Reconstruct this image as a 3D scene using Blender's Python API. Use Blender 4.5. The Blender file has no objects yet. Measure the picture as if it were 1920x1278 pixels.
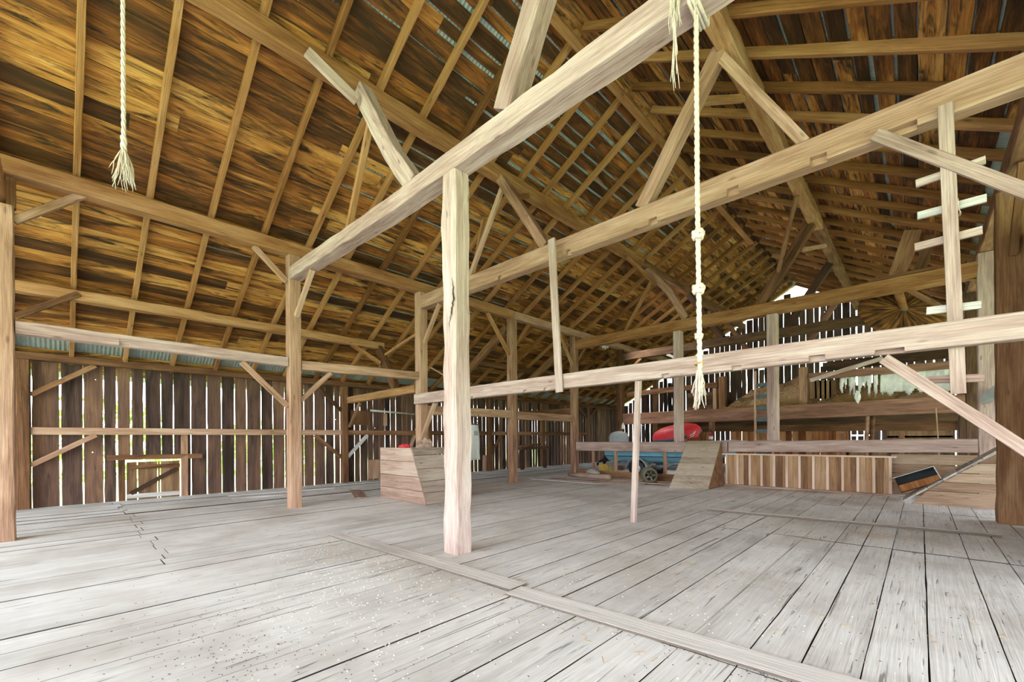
import bpy, math, random
from mathutils import Vector, Matrix, noise
C = bpy.context.scene.collection
RNG = random.Random(7)

# ------------------------------------------------------------------ camera
FPX, CX, CY, TH, RHO, EYE = 809.3, 960.0, 821.7, math.radians(43.43), 0.0074, 1.5
SN, CS = math.sin(TH), math.cos(TH)

def at(px, py, X=None, Y=None, Z=None):
    """world point where the sight line through a photo pixel meets the plane X=, Y= or Z="""
    r = (px - CX) / FPX; u = (CY - py) / FPX
    rr = r + u * RHO; z = u - r * RHO
    d = (rr * CS - SN, rr * SN + CS, z)
    t = X / d[0] if X is not None else Y / d[1] if Y is not None else (Z - EYE) / d[2]
    return Vector((d[0] * t, d[1] * t, EYE + d[2] * t))

cam_d = bpy.data.cameras.new('camera'); cam = bpy.data.objects.new('camera', cam_d); C.objects.link(cam)
Rv = Vector((CS, SN, 0)); Zv = Vector((0, 0, 1)); Fv = Vector((-SN, CS, 0))
rx = (Rv - RHO * Zv).normalized(); uy = (Zv + RHO * Rv).normalized()
cam.matrix_world = Matrix(((rx.x, uy.x, -Fv.x, 0), (rx.y, uy.y, -Fv.y, 0), (rx.z, uy.z, -Fv.z, EYE), (0, 0, 0, 1)))
cam_d.sensor_width = 36; cam_d.sensor_fit = 'HORIZONTAL'
cam_d.lens = 36 * FPX / 1920; cam_d.shift_y = (CY - 639) / 1920
cam_d.clip_start = 0.05; cam_d.clip_end = 500
bpy.context.scene.camera = cam

# ------------------------------------------------------------------ materials
def lin(h):
    h = h.lstrip('#'); o = []
    for i in (0, 2, 4):
        c = int(h[i:i+2], 16) / 255
        o.append(c / 12.92 if c <= .04045 else ((c + .055) / 1.055) ** 2.4)
    return (*o, 1)

class NT:
    def __init__(s, name):
        s.m = bpy.data.materials.new(name); s.m.use_nodes = True
        s.t = s.m.node_tree; s.t.nodes.clear()
        s.out = s.n('ShaderNodeOutputMaterial')
    def n(s, typ, ins=None, **kw):
        x = s.t.nodes.new(typ)
        for k, v in kw.items(): setattr(x, k, v)
        for k, v in (ins or {}).items(): s.set(x, k, v)
        return x
    def set(s, x, k, v):
        i = x.inputs[k]
        if hasattr(v, 'links') or isinstance(v, bpy.types.NodeSocket): s.t.links.new(v, i)
        else: i.default_value = v
    def math(s, op, a, b=0.0, c=None):
        ins = {0: a, 1: b}
        if c is not None: ins[2] = c
        return s.n('ShaderNodeMath', ins, operation=op).outputs[0]
    def ramp(s, fac, stops):
        r = s.n('ShaderNodeValToRGB', {0: fac}); cr = r.color_ramp
        while len(cr.elements) < len(stops): cr.elements.new(.5)
        for e, (p, c) in zip(cr.elements, stops): e.position = p; e.color = c
        return r.outputs[0]
    def mix(s, fac, a, b, bt='MIX'):
        x = s.n('ShaderNodeMix', data_type='RGBA', blend_type=bt)
        s.set(x, 0, fac); s.set(x, 6, a); s.set(x, 7, b); return x.outputs[2]

def wood(name, stops, axis='X', island=False, var=.25, grain=1.0, crack=.5, knots=.5, rough=.85, bump=.25, stain=None, blotch=0.0, holes=0.0, gdark=.74, crackw=0.0, edge=None):
    """sawn or hewn timber: colour stops along a low noise, fine grain, cracks, knots, per piece variation"""
    T = NT(name)
    co = T.n('ShaderNodeTexCoord').outputs['Object']
    rnd = T.n('ShaderNodeNewGeometry').outputs['Random Per Island'] if island else T.n('ShaderNodeObjectInfo').outputs['Random']
    off = T.n('ShaderNodeCombineXYZ', {0: T.math('MULTIPLY', rnd, 71.0), 1: T.math('MULTIPLY', rnd, 37.0), 2: T.math('MULTIPLY', rnd, 53.0)}).outputs[0]
    base = T.n('ShaderNodeVectorMath', {0: co, 1: off}, operation='ADD').outputs[0]
    def st(l, a):
        v = [a, a, a]; v['XYZ'.index(axis)] = l
        return T.n('ShaderNodeVectorMath', {0: base, 1: tuple(v)}, operation='MULTIPLY').outputs[0]
    n1 = T.n('ShaderNodeTexNoise', {'Vector': st(.7, 5.0), 'Scale': 1.0, 'Detail': 5.0, 'Roughness': .6, 'Distortion': .6}).outputs[0]
    n2 = T.n('ShaderNodeTexNoise', {'Vector': st(1.6, 60 * grain), 'Scale': 1.0, 'Detail': 4.0, 'Roughness': .65}).outputs[0]
    n3 = T.n('ShaderNodeTexNoise', {'Vector': st(1.1, 24.0), 'Scale': 1.0, 'Detail': 3.0, 'Distortion': 1.2}).outputs[0]
    f = T.math('ADD', T.math('MULTIPLY', n1, .75), T.math('MULTIPLY', n2, .25))
    f = T.math('ADD', f, T.math('MULTIPLY', T.math('SUBTRACT', rnd, .5), var))
    col = T.ramp(f, stops)
    g = T.ramp(n2, [(.3, (gdark, gdark, gdark, 1)), (.62, (1.06, 1.06, 1.06, 1))])
    col = T.mix(1.0, col, g, 'MULTIPLY')
    if stain:      # soaked-in dark streaks running along the grain
        sn = T.n('ShaderNodeTexNoise', {'Vector': st(.9, 7.5), 'Scale': 1.0, 'Detail': 6.0, 'Roughness': .7, 'Distortion': .9}).outputs[0]
        col = T.mix(T.ramp(sn, [(.47, (0, 0, 0, 1)), (.62, (1, 1, 1, 1))]), col, stain)
    if blotch:
        bn = T.n('ShaderNodeTexNoise', {'Vector': co, 'Scale': .55, 'Detail': 5.0, 'Roughness': .62}).outputs[0]
        col = T.mix(T.math('MULTIPLY', T.ramp(bn, [(.45, (0, 0, 0, 1)), (.68, (1, 1, 1, 1))]), blotch), col, lin('a1968a'))
    if crack:
        ck = T.ramp(n3, [(.255 + crackw, (1, 1, 1, 1)), (.30 + crackw, (0, 0, 0, 1))])
        col = T.mix(T.math('MULTIPLY', ck, crack), col, (.02, .014, .01, 1))
    if knots:
        kv = T.n('ShaderNodeTexVoronoi', {'Vector': st(1.5, 5.0), 'Scale': 1.0}).outputs['Distance']
        kk = T.ramp(kv, [(.05, (1, 1, 1, 1)), (.12, (0, 0, 0, 1))])
        col = T.mix(T.math('MULTIPLY', kk, knots), col, (.05, .025, .012, 1))
    if edge:       # dark side faces: joint dirt plus painted-in shade, on floor and cover planks
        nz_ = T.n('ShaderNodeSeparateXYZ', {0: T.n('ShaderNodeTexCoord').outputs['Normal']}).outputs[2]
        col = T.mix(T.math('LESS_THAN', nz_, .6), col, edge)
    bs = T.n('ShaderNodeBsdfPrincipled', {'Base Color': col, 'Roughness': rough, 'Specular IOR Level': .25})
    if bump:
        hgt = T.math('ADD', n2, T.math('MULTIPLY', n3, 1.5))
        T.set(bs, 'Normal', T.n('ShaderNodeBump', {'Strength': bump, 'Distance': .02, 'Height': hgt}).outputs[0])
    sh = bs.outputs[0]
    if holes:      # open knot holes and nail holes through thin siding boards
        hv = T.n('ShaderNodeTexVoronoi', {'Vector': T.n('ShaderNodeVectorMath', {0: co, 1: (0.0, 1.0, 1.0) if holes > 0 else (1.0, 0.0, 1.0)}, operation='MULTIPLY').outputs[0], 'Scale': 2.1})
        hit = T.math('LESS_THAN', hv.outputs['Distance'], .032)
        pick = T.math('GREATER_THAN', T.n('ShaderNodeSeparateColor', {0: hv.outputs['Color']}).outputs[0], .35)
        sh = T.n('ShaderNodeMixShader', {0: T.math('MULTIPLY', hit, pick), 1: sh, 2: T.n('ShaderNodeBsdfTransparent').outputs[0]}).outputs[0]
    T.set(T.out, 0, sh)
    return T.m

def plain(name, colour, rough=.6, metal=0.0, noise_amt=.25, scale=8.0, bump=0.0, colour2=None):
    T = NT(name)
    co = T.n('ShaderNodeTexCoord').outputs['Object']
    nz = T.n('ShaderNodeTexNoise', {'Vector': co, 'Scale': scale, 'Detail': 6.0, 'Roughness': .65}).outputs[0]
    c = lin(colour); d = lin(colour2) if colour2 else tuple(x * (1 - noise_amt) for x in c[:3]) + (1,)
    col = T.ramp(nz, [(.35, d), (.65, c)])
    bs = T.n('ShaderNodeBsdfPrincipled', {'Base Color': col, 'Roughness': rough, 'Metallic': metal})
    if bump: T.set(bs, 'Normal', T.n('ShaderNodeBump', {'Strength': bump, 'Distance': .03, 'Height': nz}).outputs[0])
    T.set(T.out, 0, bs.outputs[0])
    return T.m

def S(*hexes):
    n = len(hexes)
    return [(.28 + .44 * i / (n - 1), lin(h)) for i, h in enumerate(hexes)]

M = {}
M['pale']   = wood('hewn_timber_pale', S('876d64', 'a98f87', 'c0aaa2', 'd0c1ba'), crack=.55, knots=.5, var=.15)
M['tan']    = wood('hewn_timber_tan', S('785846', 'a07c64', 'b9967e', 'c9ac96'), crack=.6, knots=.5, var=.2)
M['brown']  = wood('old_timber_brown', S('4a3322', '6d4c33', '8a6446', 'a07c5c'), crack=.7, knots=.5)
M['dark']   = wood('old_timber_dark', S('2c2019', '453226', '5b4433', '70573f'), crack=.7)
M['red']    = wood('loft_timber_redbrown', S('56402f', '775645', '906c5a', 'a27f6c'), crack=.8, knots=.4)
M['gold']   = wood('purlin_timber_golden', S('714a2c', '94683f', 'ab8056', 'bd9870'), crack=.5, knots=.5)
M['rafter'] = wood('sawn_rafter', S('6c4725', '885c33', '9d7044', 'ad8357'), crack=.3, knots=.5, var=.35)
M['roof']   = wood('roof_boards', [(.26, lin('3a2412')), (.42, lin('6d4522')), (.52, lin('925c2b')), (.62, lin('b57d3f')), (.76, lin('d09e5a'))], axis='Y', island=True, var=.42, crack=.75, knots=.75, stain=lin('3b2a19'))
M['wall']   = wood('siding_boards', S('362a24', '54413a', '6e5447', '86664f'), axis='Z', island=True, var=.35, crack=.7, knots=.6, holes=1.0)
M['gable']  = wood('gable_boards', S('2e2522', '4a3d39', '625049', '7b6153'), axis='Z', island=True, var=.3, crack=.6, holes=-1.0)
M['rwall']  = wood('side_boards', S('4a3829', '6b523c', '86684c', '9a7c5c'), axis='Z', island=True, var=.3, crack=.6)
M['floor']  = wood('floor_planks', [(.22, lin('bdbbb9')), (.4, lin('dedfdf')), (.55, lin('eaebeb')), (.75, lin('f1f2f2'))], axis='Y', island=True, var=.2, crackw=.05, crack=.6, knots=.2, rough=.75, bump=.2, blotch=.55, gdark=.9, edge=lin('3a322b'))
M['cover']  = wood('cover_planks', S('bdb9b5', 'd6d3d0', 'e3e1df', 'ebe9e7'), crack=.5, knots=.3, gdark=.88, edge=lin('6e6259'))  # edge colour paints shade onto the front sides of planks and stick
M['grey']   = wood('grey_board', S('a09b96', 'c5c1bd', 'd6d3d0', 'e0dedc'), crack=.55, knots=.3)
M['greyY']  = wood('grey_walk_board', S('85807a', 'a9a49d', 'bcb7b0', 'cac6c0'), axis='Y', island=True, crack=.4)
M['bin']    = wood('bin_boards', S('7a6052', '9a7f70', 'b09586', 'bda89a'), axis='X', island=True, var=.35, crack=.5, knots=.5)
M['binY']   = wood('bin_front_boards', S('75675b', '938375', 'a8988a', 'b5a89b'), axis='Y', island=True, var=.3, crack=.5)
M['panel']  = wood('partition_boards', S('775740', '9d7858', 'b28d6a', 'bfa081'), axis='Z', island=True, var=.5, crack=.35, knots=.6)
M['batten'] = wood('partition_batten', S('c9aa92', 'dfc5b0', 'ead6c5'), axis='X', crack=.2)
M['orange'] = wood('orange_boards', S('6a4022', '955e36', 'b07a4c', 'bd8a60'), axis='Z', island=True, var=.4, crack=.6)
M['plankH'] = wood('horizontal_boards', S('6f5744', '917660', 'ab907a', 'bba690'), axis='X', island=True, var=.4, crack=.6, knots=.5)
M['disc']   = plain('scorched_disc', '8a5a2a', .8, 0, .5, 14, .4, '3a2615')
M['rope']   = plain('hemp_rope', 'dfd0c2', .95, 0, .25, 60)
M['straw']  = plain('straw', 'c9a468', .95, 0, .4, 30)
M['hay']    = plain('hay', 'bfa079', 1.0, 0, .5, 18, .6, '80664a')
M['chip']   = plain('pale_chips', 'e4e0d8', .9)
M['dirt']   = plain('dark_crumbs', '5a4c40', 1.0)
M['metal']  = plain('galvanised_sheet', 'a6b3b3', .42, .25, .25, 5)
M['steel']  = plain('trailer_steel', 'b4bcc2', .4, .7)
M['black']  = plain('black_rubber', '1c1c1d', .6)
M['blue']   = plain('boat_blue_paint', '84c0d8', .35, 0, .2, 3)
M['bluedk'] = plain('boat_trim_dark', '2f4350', .4)
M['cowl']   = plain('motor_cowl_grey', 'a8b0b4', .5)
M['redfab'] = plain('red_fabric', 'd83440', .6, 0, .2, 6)
M['navy']   = plain('slate_fabric', '4d6173', .7)
M['white']  = plain('white_plastic', 'dcdfdd', .5, 0, .15, 5)
M['tarp']   = plain('grey_tarp', 'b7bcc0', .6, 0, .3, 5, .3)
M['film']   = plain('crinkled_white_film', 'eef0ef', .45, 0, .2, 9, .5)
M['yellow'] = plain('yellow_plastic', 'd3b054', .6)
M['exting'] = plain('extinguisher_red', '8f1f1f', .35)
M['iron']   = plain('old_iron', '7e7a68', .7, .3, .4, 14, .3)
M['stone']  = plain('pale_stone', 'b5b1a8', .9, 0, .3, 10, .5)
M['cloth']  = plain('grey_white_cloth', 'c9cdca', .9, 0, .1, 8)
M['ink']    = plain('grey_ink', '8893a0', .9)
M['rungblue'] = plain('slate_blue_paint', '53646b', .8)
M['leaf']   = plain('bush_leaves', 'a9cc6a', .9, 0, .3, 3, 0, '86aa4c')
M['grass']  = plain('meadow_grass', 'b9cf8c', 1.0, 0, .3, 2)
M['crate_in'] = plain('dark_crate_lining', '2e3234', .9)
M['under']  = plain('dark_subfloor', '2a221c', 1.0)

# ------------------------------------------------------------------ object helpers
def link(name, verts, faces, mat, parent=None, smooth=False, loc=None):
    me = bpy.data.meshes.new(name)
    if loc is not None:
        verts = [Vector(v) - Vector(loc) for v in verts]
    me.from_pydata([tuple(v) for v in verts], [], faces); me.update()
    mats = mat if isinstance(mat, (list, tuple)) else [mat]
    for m in mats: me.materials.append(m)
    if smooth:
        for p in me.polygons: p.use_smooth = True
    o = bpy.data.objects.new(name, me); C.objects.link(o)
    if parent: o.parent = parent
    if loc is not None: o.location = loc
    return o

def tag(o, label=None, cat=None, group=None, kind=None):
    if label: o['label'] = label
    if cat: o['category'] = cat
    if group: o['group'] = group
    if kind: o['kind'] = kind
    return o

def struct(o): o['kind'] = 'structure'; return o

def empty(name, loc, label, cat, group=None):
    o = bpy.data.objects.new(name, None); C.objects.link(o); o.location = loc; o.empty_display_size = .1
    return tag(o, label, cat, group)

def frame(d, up):
    x = d.normalized(); y = up.cross(x)
    if y.length < 1e-4: y = Vector((0, 1, 0)).cross(x)
    y.normalize(); z = x.cross(y); return x, y, z

def tim(name, pts, w, h, mat, label=None, cat=None, group=None, rough=.006, up=(0, 0, 1), ch=None, notches=(), parent=None, taper=1.0, step=.14):
    """one timber as one mesh: w across (local y), h tall (local z), grain along local x; hewn wobble; notches cut in the
    lower front edge as (distance, width, height, depth)"""
    pts = [Vector(p) for p in pts]; p0, p1 = pts[0], pts[-1]
    up = Vector(up); x, y, z = frame(p1 - p0, up); L = (p1 - p0).length
    ch = ch if ch is not None else min(w, h) * .06
    n = max(2, int(L / step)); ts = [i / n * L for i in range(n + 1)]
    cut = {}
    for (d, wd, hh, dp) in notches:
        ts = [t for t in ts if not (d - wd / 2 - .03 < t < d + wd / 2 + .03)]
        for e, on in ((d - wd / 2 - .002, 0), (d - wd / 2, 1), (d + wd / 2, 1), (d + wd / 2 + .002, 0)):
            ts.append(e)
            if on: cut[e] = (hh, dp)
    ts = sorted(t for t in ts if 0 <= t <= L)
    off = [Vector((0, 0, 0))]
    loc = [((p - p0).dot(x), (p - p0).dot(y), (p - p0).dot(z)) for p in pts]
    def centre(t):
        for a, b in zip(loc, loc[1:]):
            if t <= b[0] + 1e-6:
                k = (t - a[0]) / max(1e-6, b[0] - a[0]); return a[1] + (b[1] - a[1]) * k, a[2] + (b[2] - a[2]) * k
        return loc[-1][1], loc[-1][2]
    sd = RNG.uniform(0, 900); V = []; Fc = []
    for t in ts:
        cy, cz = centre(t); k = 1 + (taper - 1) * t / L; W, H2 = w / 2 * k, h / 2 * k
        nz, ny = cut.get(t, (ch, ch))
        if t in cut: mid = (-W + ny, -H2 + nz)
        else: mid = (-W + ch * .45, -H2 + ch * .45)
        ring = [(-W, -H2 + nz), (-W, H2 - ch), (-W + ch, H2), (W - ch, H2), (W, H2 - ch), (W, -H2 + ch), (W - ch, -H2), (-W + ny, -H2), mid]
        for i, (a, b) in enumerate(ring):
            e = noise.noise_vector(Vector((t * 2.3 + sd, a * 9, b * 9))) * rough if rough else Vector()
            V.append((t, a + cy + e.y, b + cz + e.z))
    m = 9
    for i in range(len(ts) - 1):
        for j in range(m):
            a = i * m + j; b = i * m + (j + 1) % m
            Fc.append((a, b, b + m, a + m))
    Fc.append(tuple(range(m - 1, -1, -1))); q = (len(ts) - 1) * m; Fc.append(tuple(range(q, q + m)))
    Fc = [tuple(reversed(f)) for f in Fc]
    o = link(name, V, Fc, mat)
    o.matrix_world = Matrix(((x.x, y.x, z.x, p0.x), (x.y, y.y, z.y, p0.y), (x.z, y.z, z.z, p0.z), (0, 0, 0, 1)))
    if parent:
        o.parent = parent
    return tag(o, label, cat, group)

def parent_matrix(p):
    m = Matrix.Translation(p.location) @ p.rotation_euler.to_matrix().to_4x4() if p.type == 'EMPTY' else p.matrix_basis.copy()
    return m

def post(name, x, y, z0, z1, w, mat, label, group=None, d=None, rough=.008, parent=None, lean=(0, 0), taper=1.0):
    return tim(name, [(x, y, z0), (x + lean[0], y + lean[1], z1)], w, d or w, mat, label, 'post', group, rough, up=(1, 0, 0), parent=parent, taper=taper)

def board_list(specs, jit=.004):
    """specs: (origin, along, across, thick, nseg) -> one mesh of separate boards with wavy edges"""
    V, F = [], []
    for o, a, b, c, ns in specs:
        o, a, b, c = Vector(o), Vector(a), Vector(b), Vector(c); bn = b.normalized(); base = len(V)
        s1, s2 = RNG.uniform(0, 500), RNG.uniform(0, 500); aL = a.length
        for i in range(ns + 1):
            p = o + a * (i / ns); t = i / ns * aL
            j1 = bn * (noise.noise(Vector((t * 1.7, s1, 0))) * jit); j2 = bn * (noise.noise(Vector((t * 1.7, s2, 0))) * jit)
            V += [p + j1, p + b + j2, p + b + c + j2, p + c + j1]
        for i in range(ns):
            q = base + 4 * i
            for k in range(4):
                F.append((q + k, q + (k + 1) % 4, q + 4 + (k + 1) % 4, q + 4 + k))
        F.append((base + 3, base + 2, base + 1, base)); e = base + 4 * ns; F.append((e, e + 1, e + 2, e + 3))
    return V, F

def boards(name, specs, mat, parent=None, jit=.004, loc=None):
    V, F = board_list(specs, jit); return link(name, V, F, mat, parent, loc=loc)

def tube_vf(path, rad, n=8, V=None, F=None, caps=True, twist=0.0):
    V = [] if V is None else V; F = [] if F is None else F
    path = [Vector(p) for p in path]; base = len(V); ref = None
    for i, p in enumerate(path):
        d = (path[min(i + 1, len(path) - 1)] - path[max(i - 1, 0)]).normalized()
        if ref is None: ref = d.orthogonal().normalized()
        ref = (ref - d * ref.dot(d)).normalized(); s = d.cross(ref)
        r = rad[i] if isinstance(rad, (list, tuple)) else rad
        for k in range(n):
            an = 2 * math.pi * k / n + twist * i; V.append(p + (ref * math.cos(an) + s * math.sin(an)) * r)
    for i in range(len(path) - 1):
        for k in range(n):
            a = base + i * n + k; b = base + i * n + (k + 1) % n; F.append((a, b, b + n, a + n))
    if caps:
        F.append(tuple(range(base + n - 1, base - 1, -1))); e = base + (len(path) - 1) * n; F.append(tuple(range(e, e + n)))
    return V, F

def tube(name, path, rad, mat, parent=None, n=8, smooth=True, loc=None):
    V, F = tube_vf(path, rad, n); return link(name, V, F, mat, parent, smooth, loc)

def lathe_vf(prof, n=28, M4=None):
    V, F = [], []
    for (r, z) in prof:
        for k in range(n):
            a = 2 * math.pi * k / n; v = Vector((r * math.cos(a), r * math.sin(a), z)); V.append(M4 @ v if M4 else v)
    for i in range(len(prof) - 1):
        for k in range(n):
            a = i * n + k; b = i * n + (k + 1) % n; F.append((a, b, b + n, a + n))
    return V, F

def copy_tree(o, parent=None):
    c = o.copy(); C.objects.link(c); c.parent = parent
    for ch in list(o.children): copy_tree(ch, c)
    return c


# ------------------------------------------------------------------ the setting
XW, XA, XC, XR = -14.62, -10.15, 1.1, -4.55          # left wall, left post row, right post row, ridge
APEX, SL = 9.05, .57
AL = math.atan(SL); CA, SA = math.cos(AL), math.sin(AL)
YB = [-.45, 3.65, 7.05, 10.75, 14.4, 18.1, 21.8]
YN, YF = -8.0, 26.0
def roofz(x): return APEX - SL * abs(x - XR)
U = RNG.uniform

def build_floor():
    sp = []; x = -14.58
    while x < 5.6:
        w = U(.27, .43); g = U(.005, .014)
        if x < -6.8: cuts = [YN, 1.0 + U(-.1, .1), 6.1 + U(-.1, .1), 12.2, 18.4, YF]
        elif x < -2.6: cuts = [YN, -1.0 + U(-.1, .1), 3.05, 8.9 + U(-.3, .3), 14.35, 20.2, YF]
        else: cuts = [YN, -.7 + U(-1.2, .2), 3.05, 7.6 + U(-.04, .04), 9.25, 11.6 + U(-.05, .05), 14.3, 20.1, YF]
        for a, b in zip(cuts, cuts[1:]):
            up = U(-.0015, .0015)
            if x > -1.3 and abs(a - 7.6) < .1: up = .006
            elif x < -12.2 and a < 13: up += U(0, .02)
            sp.append(((x, a + .004, up - .04), (0, b - a - U(.006, .014), 0), (w - g, 0, U(-.004, .004)), (0, 0, .04), max(2, int((b - a) / .35))))
        x += w
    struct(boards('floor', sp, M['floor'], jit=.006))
    struct(link('floor_subfloor', [(-14.6, YN, -.014), (5.6, YN, -.014), (5.6, YF, -.014), (-14.6, YF, -.014)], [(0, 1, 2, 3)], M['under']))
build_floor()

def roof_side(s):
    """deck boards running along the barn, nailed on the rafters; gaps open up towards the far end"""
    sp = []; d = -.08; L = (15.15 + XR) / CA if s < 0 else (6.05 - XR) / CA
    k = 0
    while d < L - .15:
        pitch = U(.24, .31); y = YN
        while y < YF:
            ln = U(4.0, 8.0); y2 = min(y + ln, YF)
            mid = (y + y2) / 2
            near = s < 0 and mid < 5
            gap = (U(.002, .012) if near else U(.008, .03) if mid > 12 else U(.022, .05) if RNG.random() < .78 else U(.05, .08))
            skip = (not near) and RNG.random() < (.014 if mid < 14 else .02)
            if s < 0 and 10.72 < d < 11.05: skip = True
            if s > 0 and mid > 8 and 5.0 < d < 6.5 and RNG.random() < .2: skip = True
            if not skip:
                o = Vector((XR + s * d * CA, y, APEX - d * SA)) + Vector((s * SA, 0, CA)) * (.151 + U(0, .004))
                sp.append((o, (0, y2 - y - .004, 0), Vector((s * CA, 0, -SA)) * (pitch - gap), Vector((s * SA, 0, CA)) * .022, max(2, int((y2 - y) / .3))))
            y = y2
        d += pitch; k += 1
    return struct(boards('ceiling', sp, M['roof'], jit=.012))
roof_side(-1); roof_side(1)

def sheet(s):
    L = (15.3 + XR) / CA if s < 0 else (6.2 - XR) / CA
    V, F = [], []; n = int((YF - YN + .4) / .019)
    for i in range(n + 1):
        y = YN - .2 + i * .019; o = .192 + .0135 * math.sin(2 * math.pi * y / .076)
        for d in (-.112, L):
            V.append(Vector((XR + s * d * CA, y, APEX - d * SA)) + Vector((s * SA, 0, CA)) * o)
    for i in range(n): F.append((2 * i, 2 * i + 1, 2 * i + 3, 2 * i + 2))
    return struct(link('ceiling_metal_sheet', V, F, M['metal'], smooth=True))
sheet(-1); sheet(1)

def build_left_wall():
    gaps = [(-.38, .02), (.07, .045), (.45, .03), (.81, .026), (1.05, .045), (1.32, .045), (1.58, .06), (1.92, .025), (2.18, .03), (2.56, .03),
            (2.93, .036), (3.28, .03), (3.61, .04), (3.92, .03), (4.31, .035), (4.64, .025), (4.98, .03), (5.3, .02), (5.57, .03), (5.89, .045), (6.27, .03), (6.57, .05)]
    y = 6.57
    while y < YF - .4:
        y += U(.2, .3); gaps.append((y, U(.016, .034) if y < 10 else U(.02, .05)))
    y = -.38
    pre = []
    while y > YN + .4: y -= U(.24, .32); pre.append((y, U(.01, .03)))
    gaps = sorted(pre + gaps); edges = [(YN - .02, 0)] + gaps + [(YF, 0)]
    sp = []
    for (a, ga), (b, gb) in zip(edges, edges[1:]):
        y0, y1 = a + ga * .38, b - gb * .38
        def add(ya, yb, z0, z1):
            if yb - ya > .02: sp.append(((XW, ya, z0), (0, 0, z1 - z0), (0, yb - ya, 0), (-.025, 0, 0), max(3, int((z1 - z0) / .3))))
        if y1 > 1.2 and y0 < 2.34:
            add(y0, y1, 1.04, 3.52); add(y0, min(y1, 1.2), -.05, 1.03); add(max(y0, 2.34), y1, -.05, 1.03)
        else: add(y0, y1, -.05 + U(0, .03), 3.52)
    struct(boards('wall_left', sp, M['wall'], jit=.012))
    # low hatch door set in the siding
    d = struct(boards('door_1', [((XW - .004, y, -.03), (0, 0, 1.0), (0, w, 0), (-.025, 0, 0), 4) for y, w in ((1.225, .2), (1.45, .38), (1.85, .035), (1.905, .4))], M['rwall']))
    tim('door_batten', [(XW + .02, 1.23, .84), (XW + .02, 2.31, .84)], .03, .11, M['brown'], parent=d, rough=.002)
    tim('door_batten', [(XW + .02, 1.23, .1), (XW + .02, 2.31, .1)], .03, .11, M['grey'], parent=d, rough=.002)
    tim('door_brace', [(XW + .02, 1.3, .17), (XW + .02, 2.25, .77)], .03, .1, M['dark'], parent=d, rough=.002)
build_left_wall()

def gable(name, Y, th):
    sp = []; x = -14.6
    while x < 5.5:
        w = min(U(.24, .36), 5.56 - x); g = U(.008, .03) if RNG.random() < .62 else U(.03, .06)
        top = min(roofz(x), roofz(x + w)) + .12
        def add(z0, z1):
            if z1 > z0: sp.append(((x, Y, z0), (0, 0, z1 - z0), (w - g, 0, 0), (0, th, 0), max(3, int((z1 - z0) / .4))))
        if abs(x + w / 2 - XR) < .26: add(-.05, 8.42)
        elif -7.35 < x + w / 2 < -6.9: add(-.05, 1.2); add(1.82, top)
        elif -2.3 < x + w / 2 < -1.6: add(-.05, 1.5); add(1.55, 1.82); add(1.86, 2.0); add(2.03, top)
        elif RNG.random() < .2: zz = U(4.6, 6.0); add(-.05, zz); add(zz + U(.05, .3), top)
        else: add(-.05, top)
        x += w
    return struct(boards(name, sp, M['gable'], jit=.02))
gable('wall_far', YF, .025)

def side_wall():
    sp = []; y = 8.9
    while y < YF:
        if 11.4 < y < 13.0: y = 25.0          # gap added in the unseen wall to let light into the loft
        w = U(.22, .3); sp.append(((5.58, y, -.05), (0, 0, 3.5), (0, w - U(.004, .02), 0), (.025, 0, 0), 8)); y += w
    struct(boards('wall_right', sp, M['rwall'], jit=.006))
side_wall()

# meadow and bushes outside the siding
struct(link('ground_outside', [(-120, -120, -.7), (120, -120, -.7), (120, 120, -.7), (-120, 120, -.7)], [(0, 1, 2, 3)], M['grass']))
def bush(x, y, r, h, label):
    V, F = [], []
    for k in range(420):
        a, e = U(0, 6.283), math.asin(U(-.3, 1)); rr = U(.75, 1.05)
        c = Vector((x + r * rr * math.cos(a) * math.cos(e), y + r * rr * math.sin(a) * math.cos(e), -.7 + h * (.35 + .62 * rr * math.sin(e))))
        d1 = Vector((U(-1, 1), U(-1, 1), U(-1, 1))).normalized() * U(.12, .26); d2 = d1.orthogonal().normalized() * U(.08, .16)
        b = len(V); V += [c - d1, c + d2, c + d1, c - d2]; F.append((b, b + 1, b + 2, b + 3))
    tag(link('bush', V, F, M['leaf'], loc=(x, y, -.7)), label, 'bush', None, 'stuff')
bush(-21, 1.2, 2.0, 4.0, 'green bush outside, seen through the siding gaps left of the low hatch door')
bush(-21.5, 6.6, 2.2, 3.2, 'green bush outside, seen through the siding gaps left of the nearest full post')

# ------------------------------------------------------------------ light: open sky, the open front of the barn
w = bpy.data.worlds.new('sky'); bpy.context.scene.world = w; w.use_nodes = True
nt = w.node_tree; nt.nodes.clear()
ou = nt.nodes.new('ShaderNodeOutputWorld'); bg = nt.nodes.new('ShaderNodeBackground')
tc = nt.nodes.new('ShaderNodeTexCoord'); sx = nt.nodes.new('ShaderNodeSeparateXYZ'); rp = nt.nodes.new('ShaderNodeValToRGB')
rp.color_ramp.elements[0].position = .0; rp.color_ramp.elements[0].color = (.93, .965, 1.0, 1)
rp.color_ramp.elements[1].position = .6; rp.color_ramp.elements[1].color = (.80, .91, 1.0, 1)
nt.links.new(tc.outputs['Generated'], sx.inputs[0]); nt.links.new(sx.outputs[2], rp.inputs[0])
nt.links.new(rp.outputs[0], bg.inputs[0]); bg.inputs[1].default_value = 5.0; nt.links.new(bg.outputs[0], ou.inputs[0])
sd = bpy.data.lights.new('sun', 'SUN'); sun = bpy.data.objects.new('sun', sd); C.objects.link(sun)
sd.energy = 9.0; sd.angle = .1; sd.color = (1, .95, .86)
sun.rotation_euler = Vector((-.5, .12, -1)).to_track_quat('-Z', 'Y').to_euler()   # high, from the right
vs = bpy.context.scene.view_settings
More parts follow.
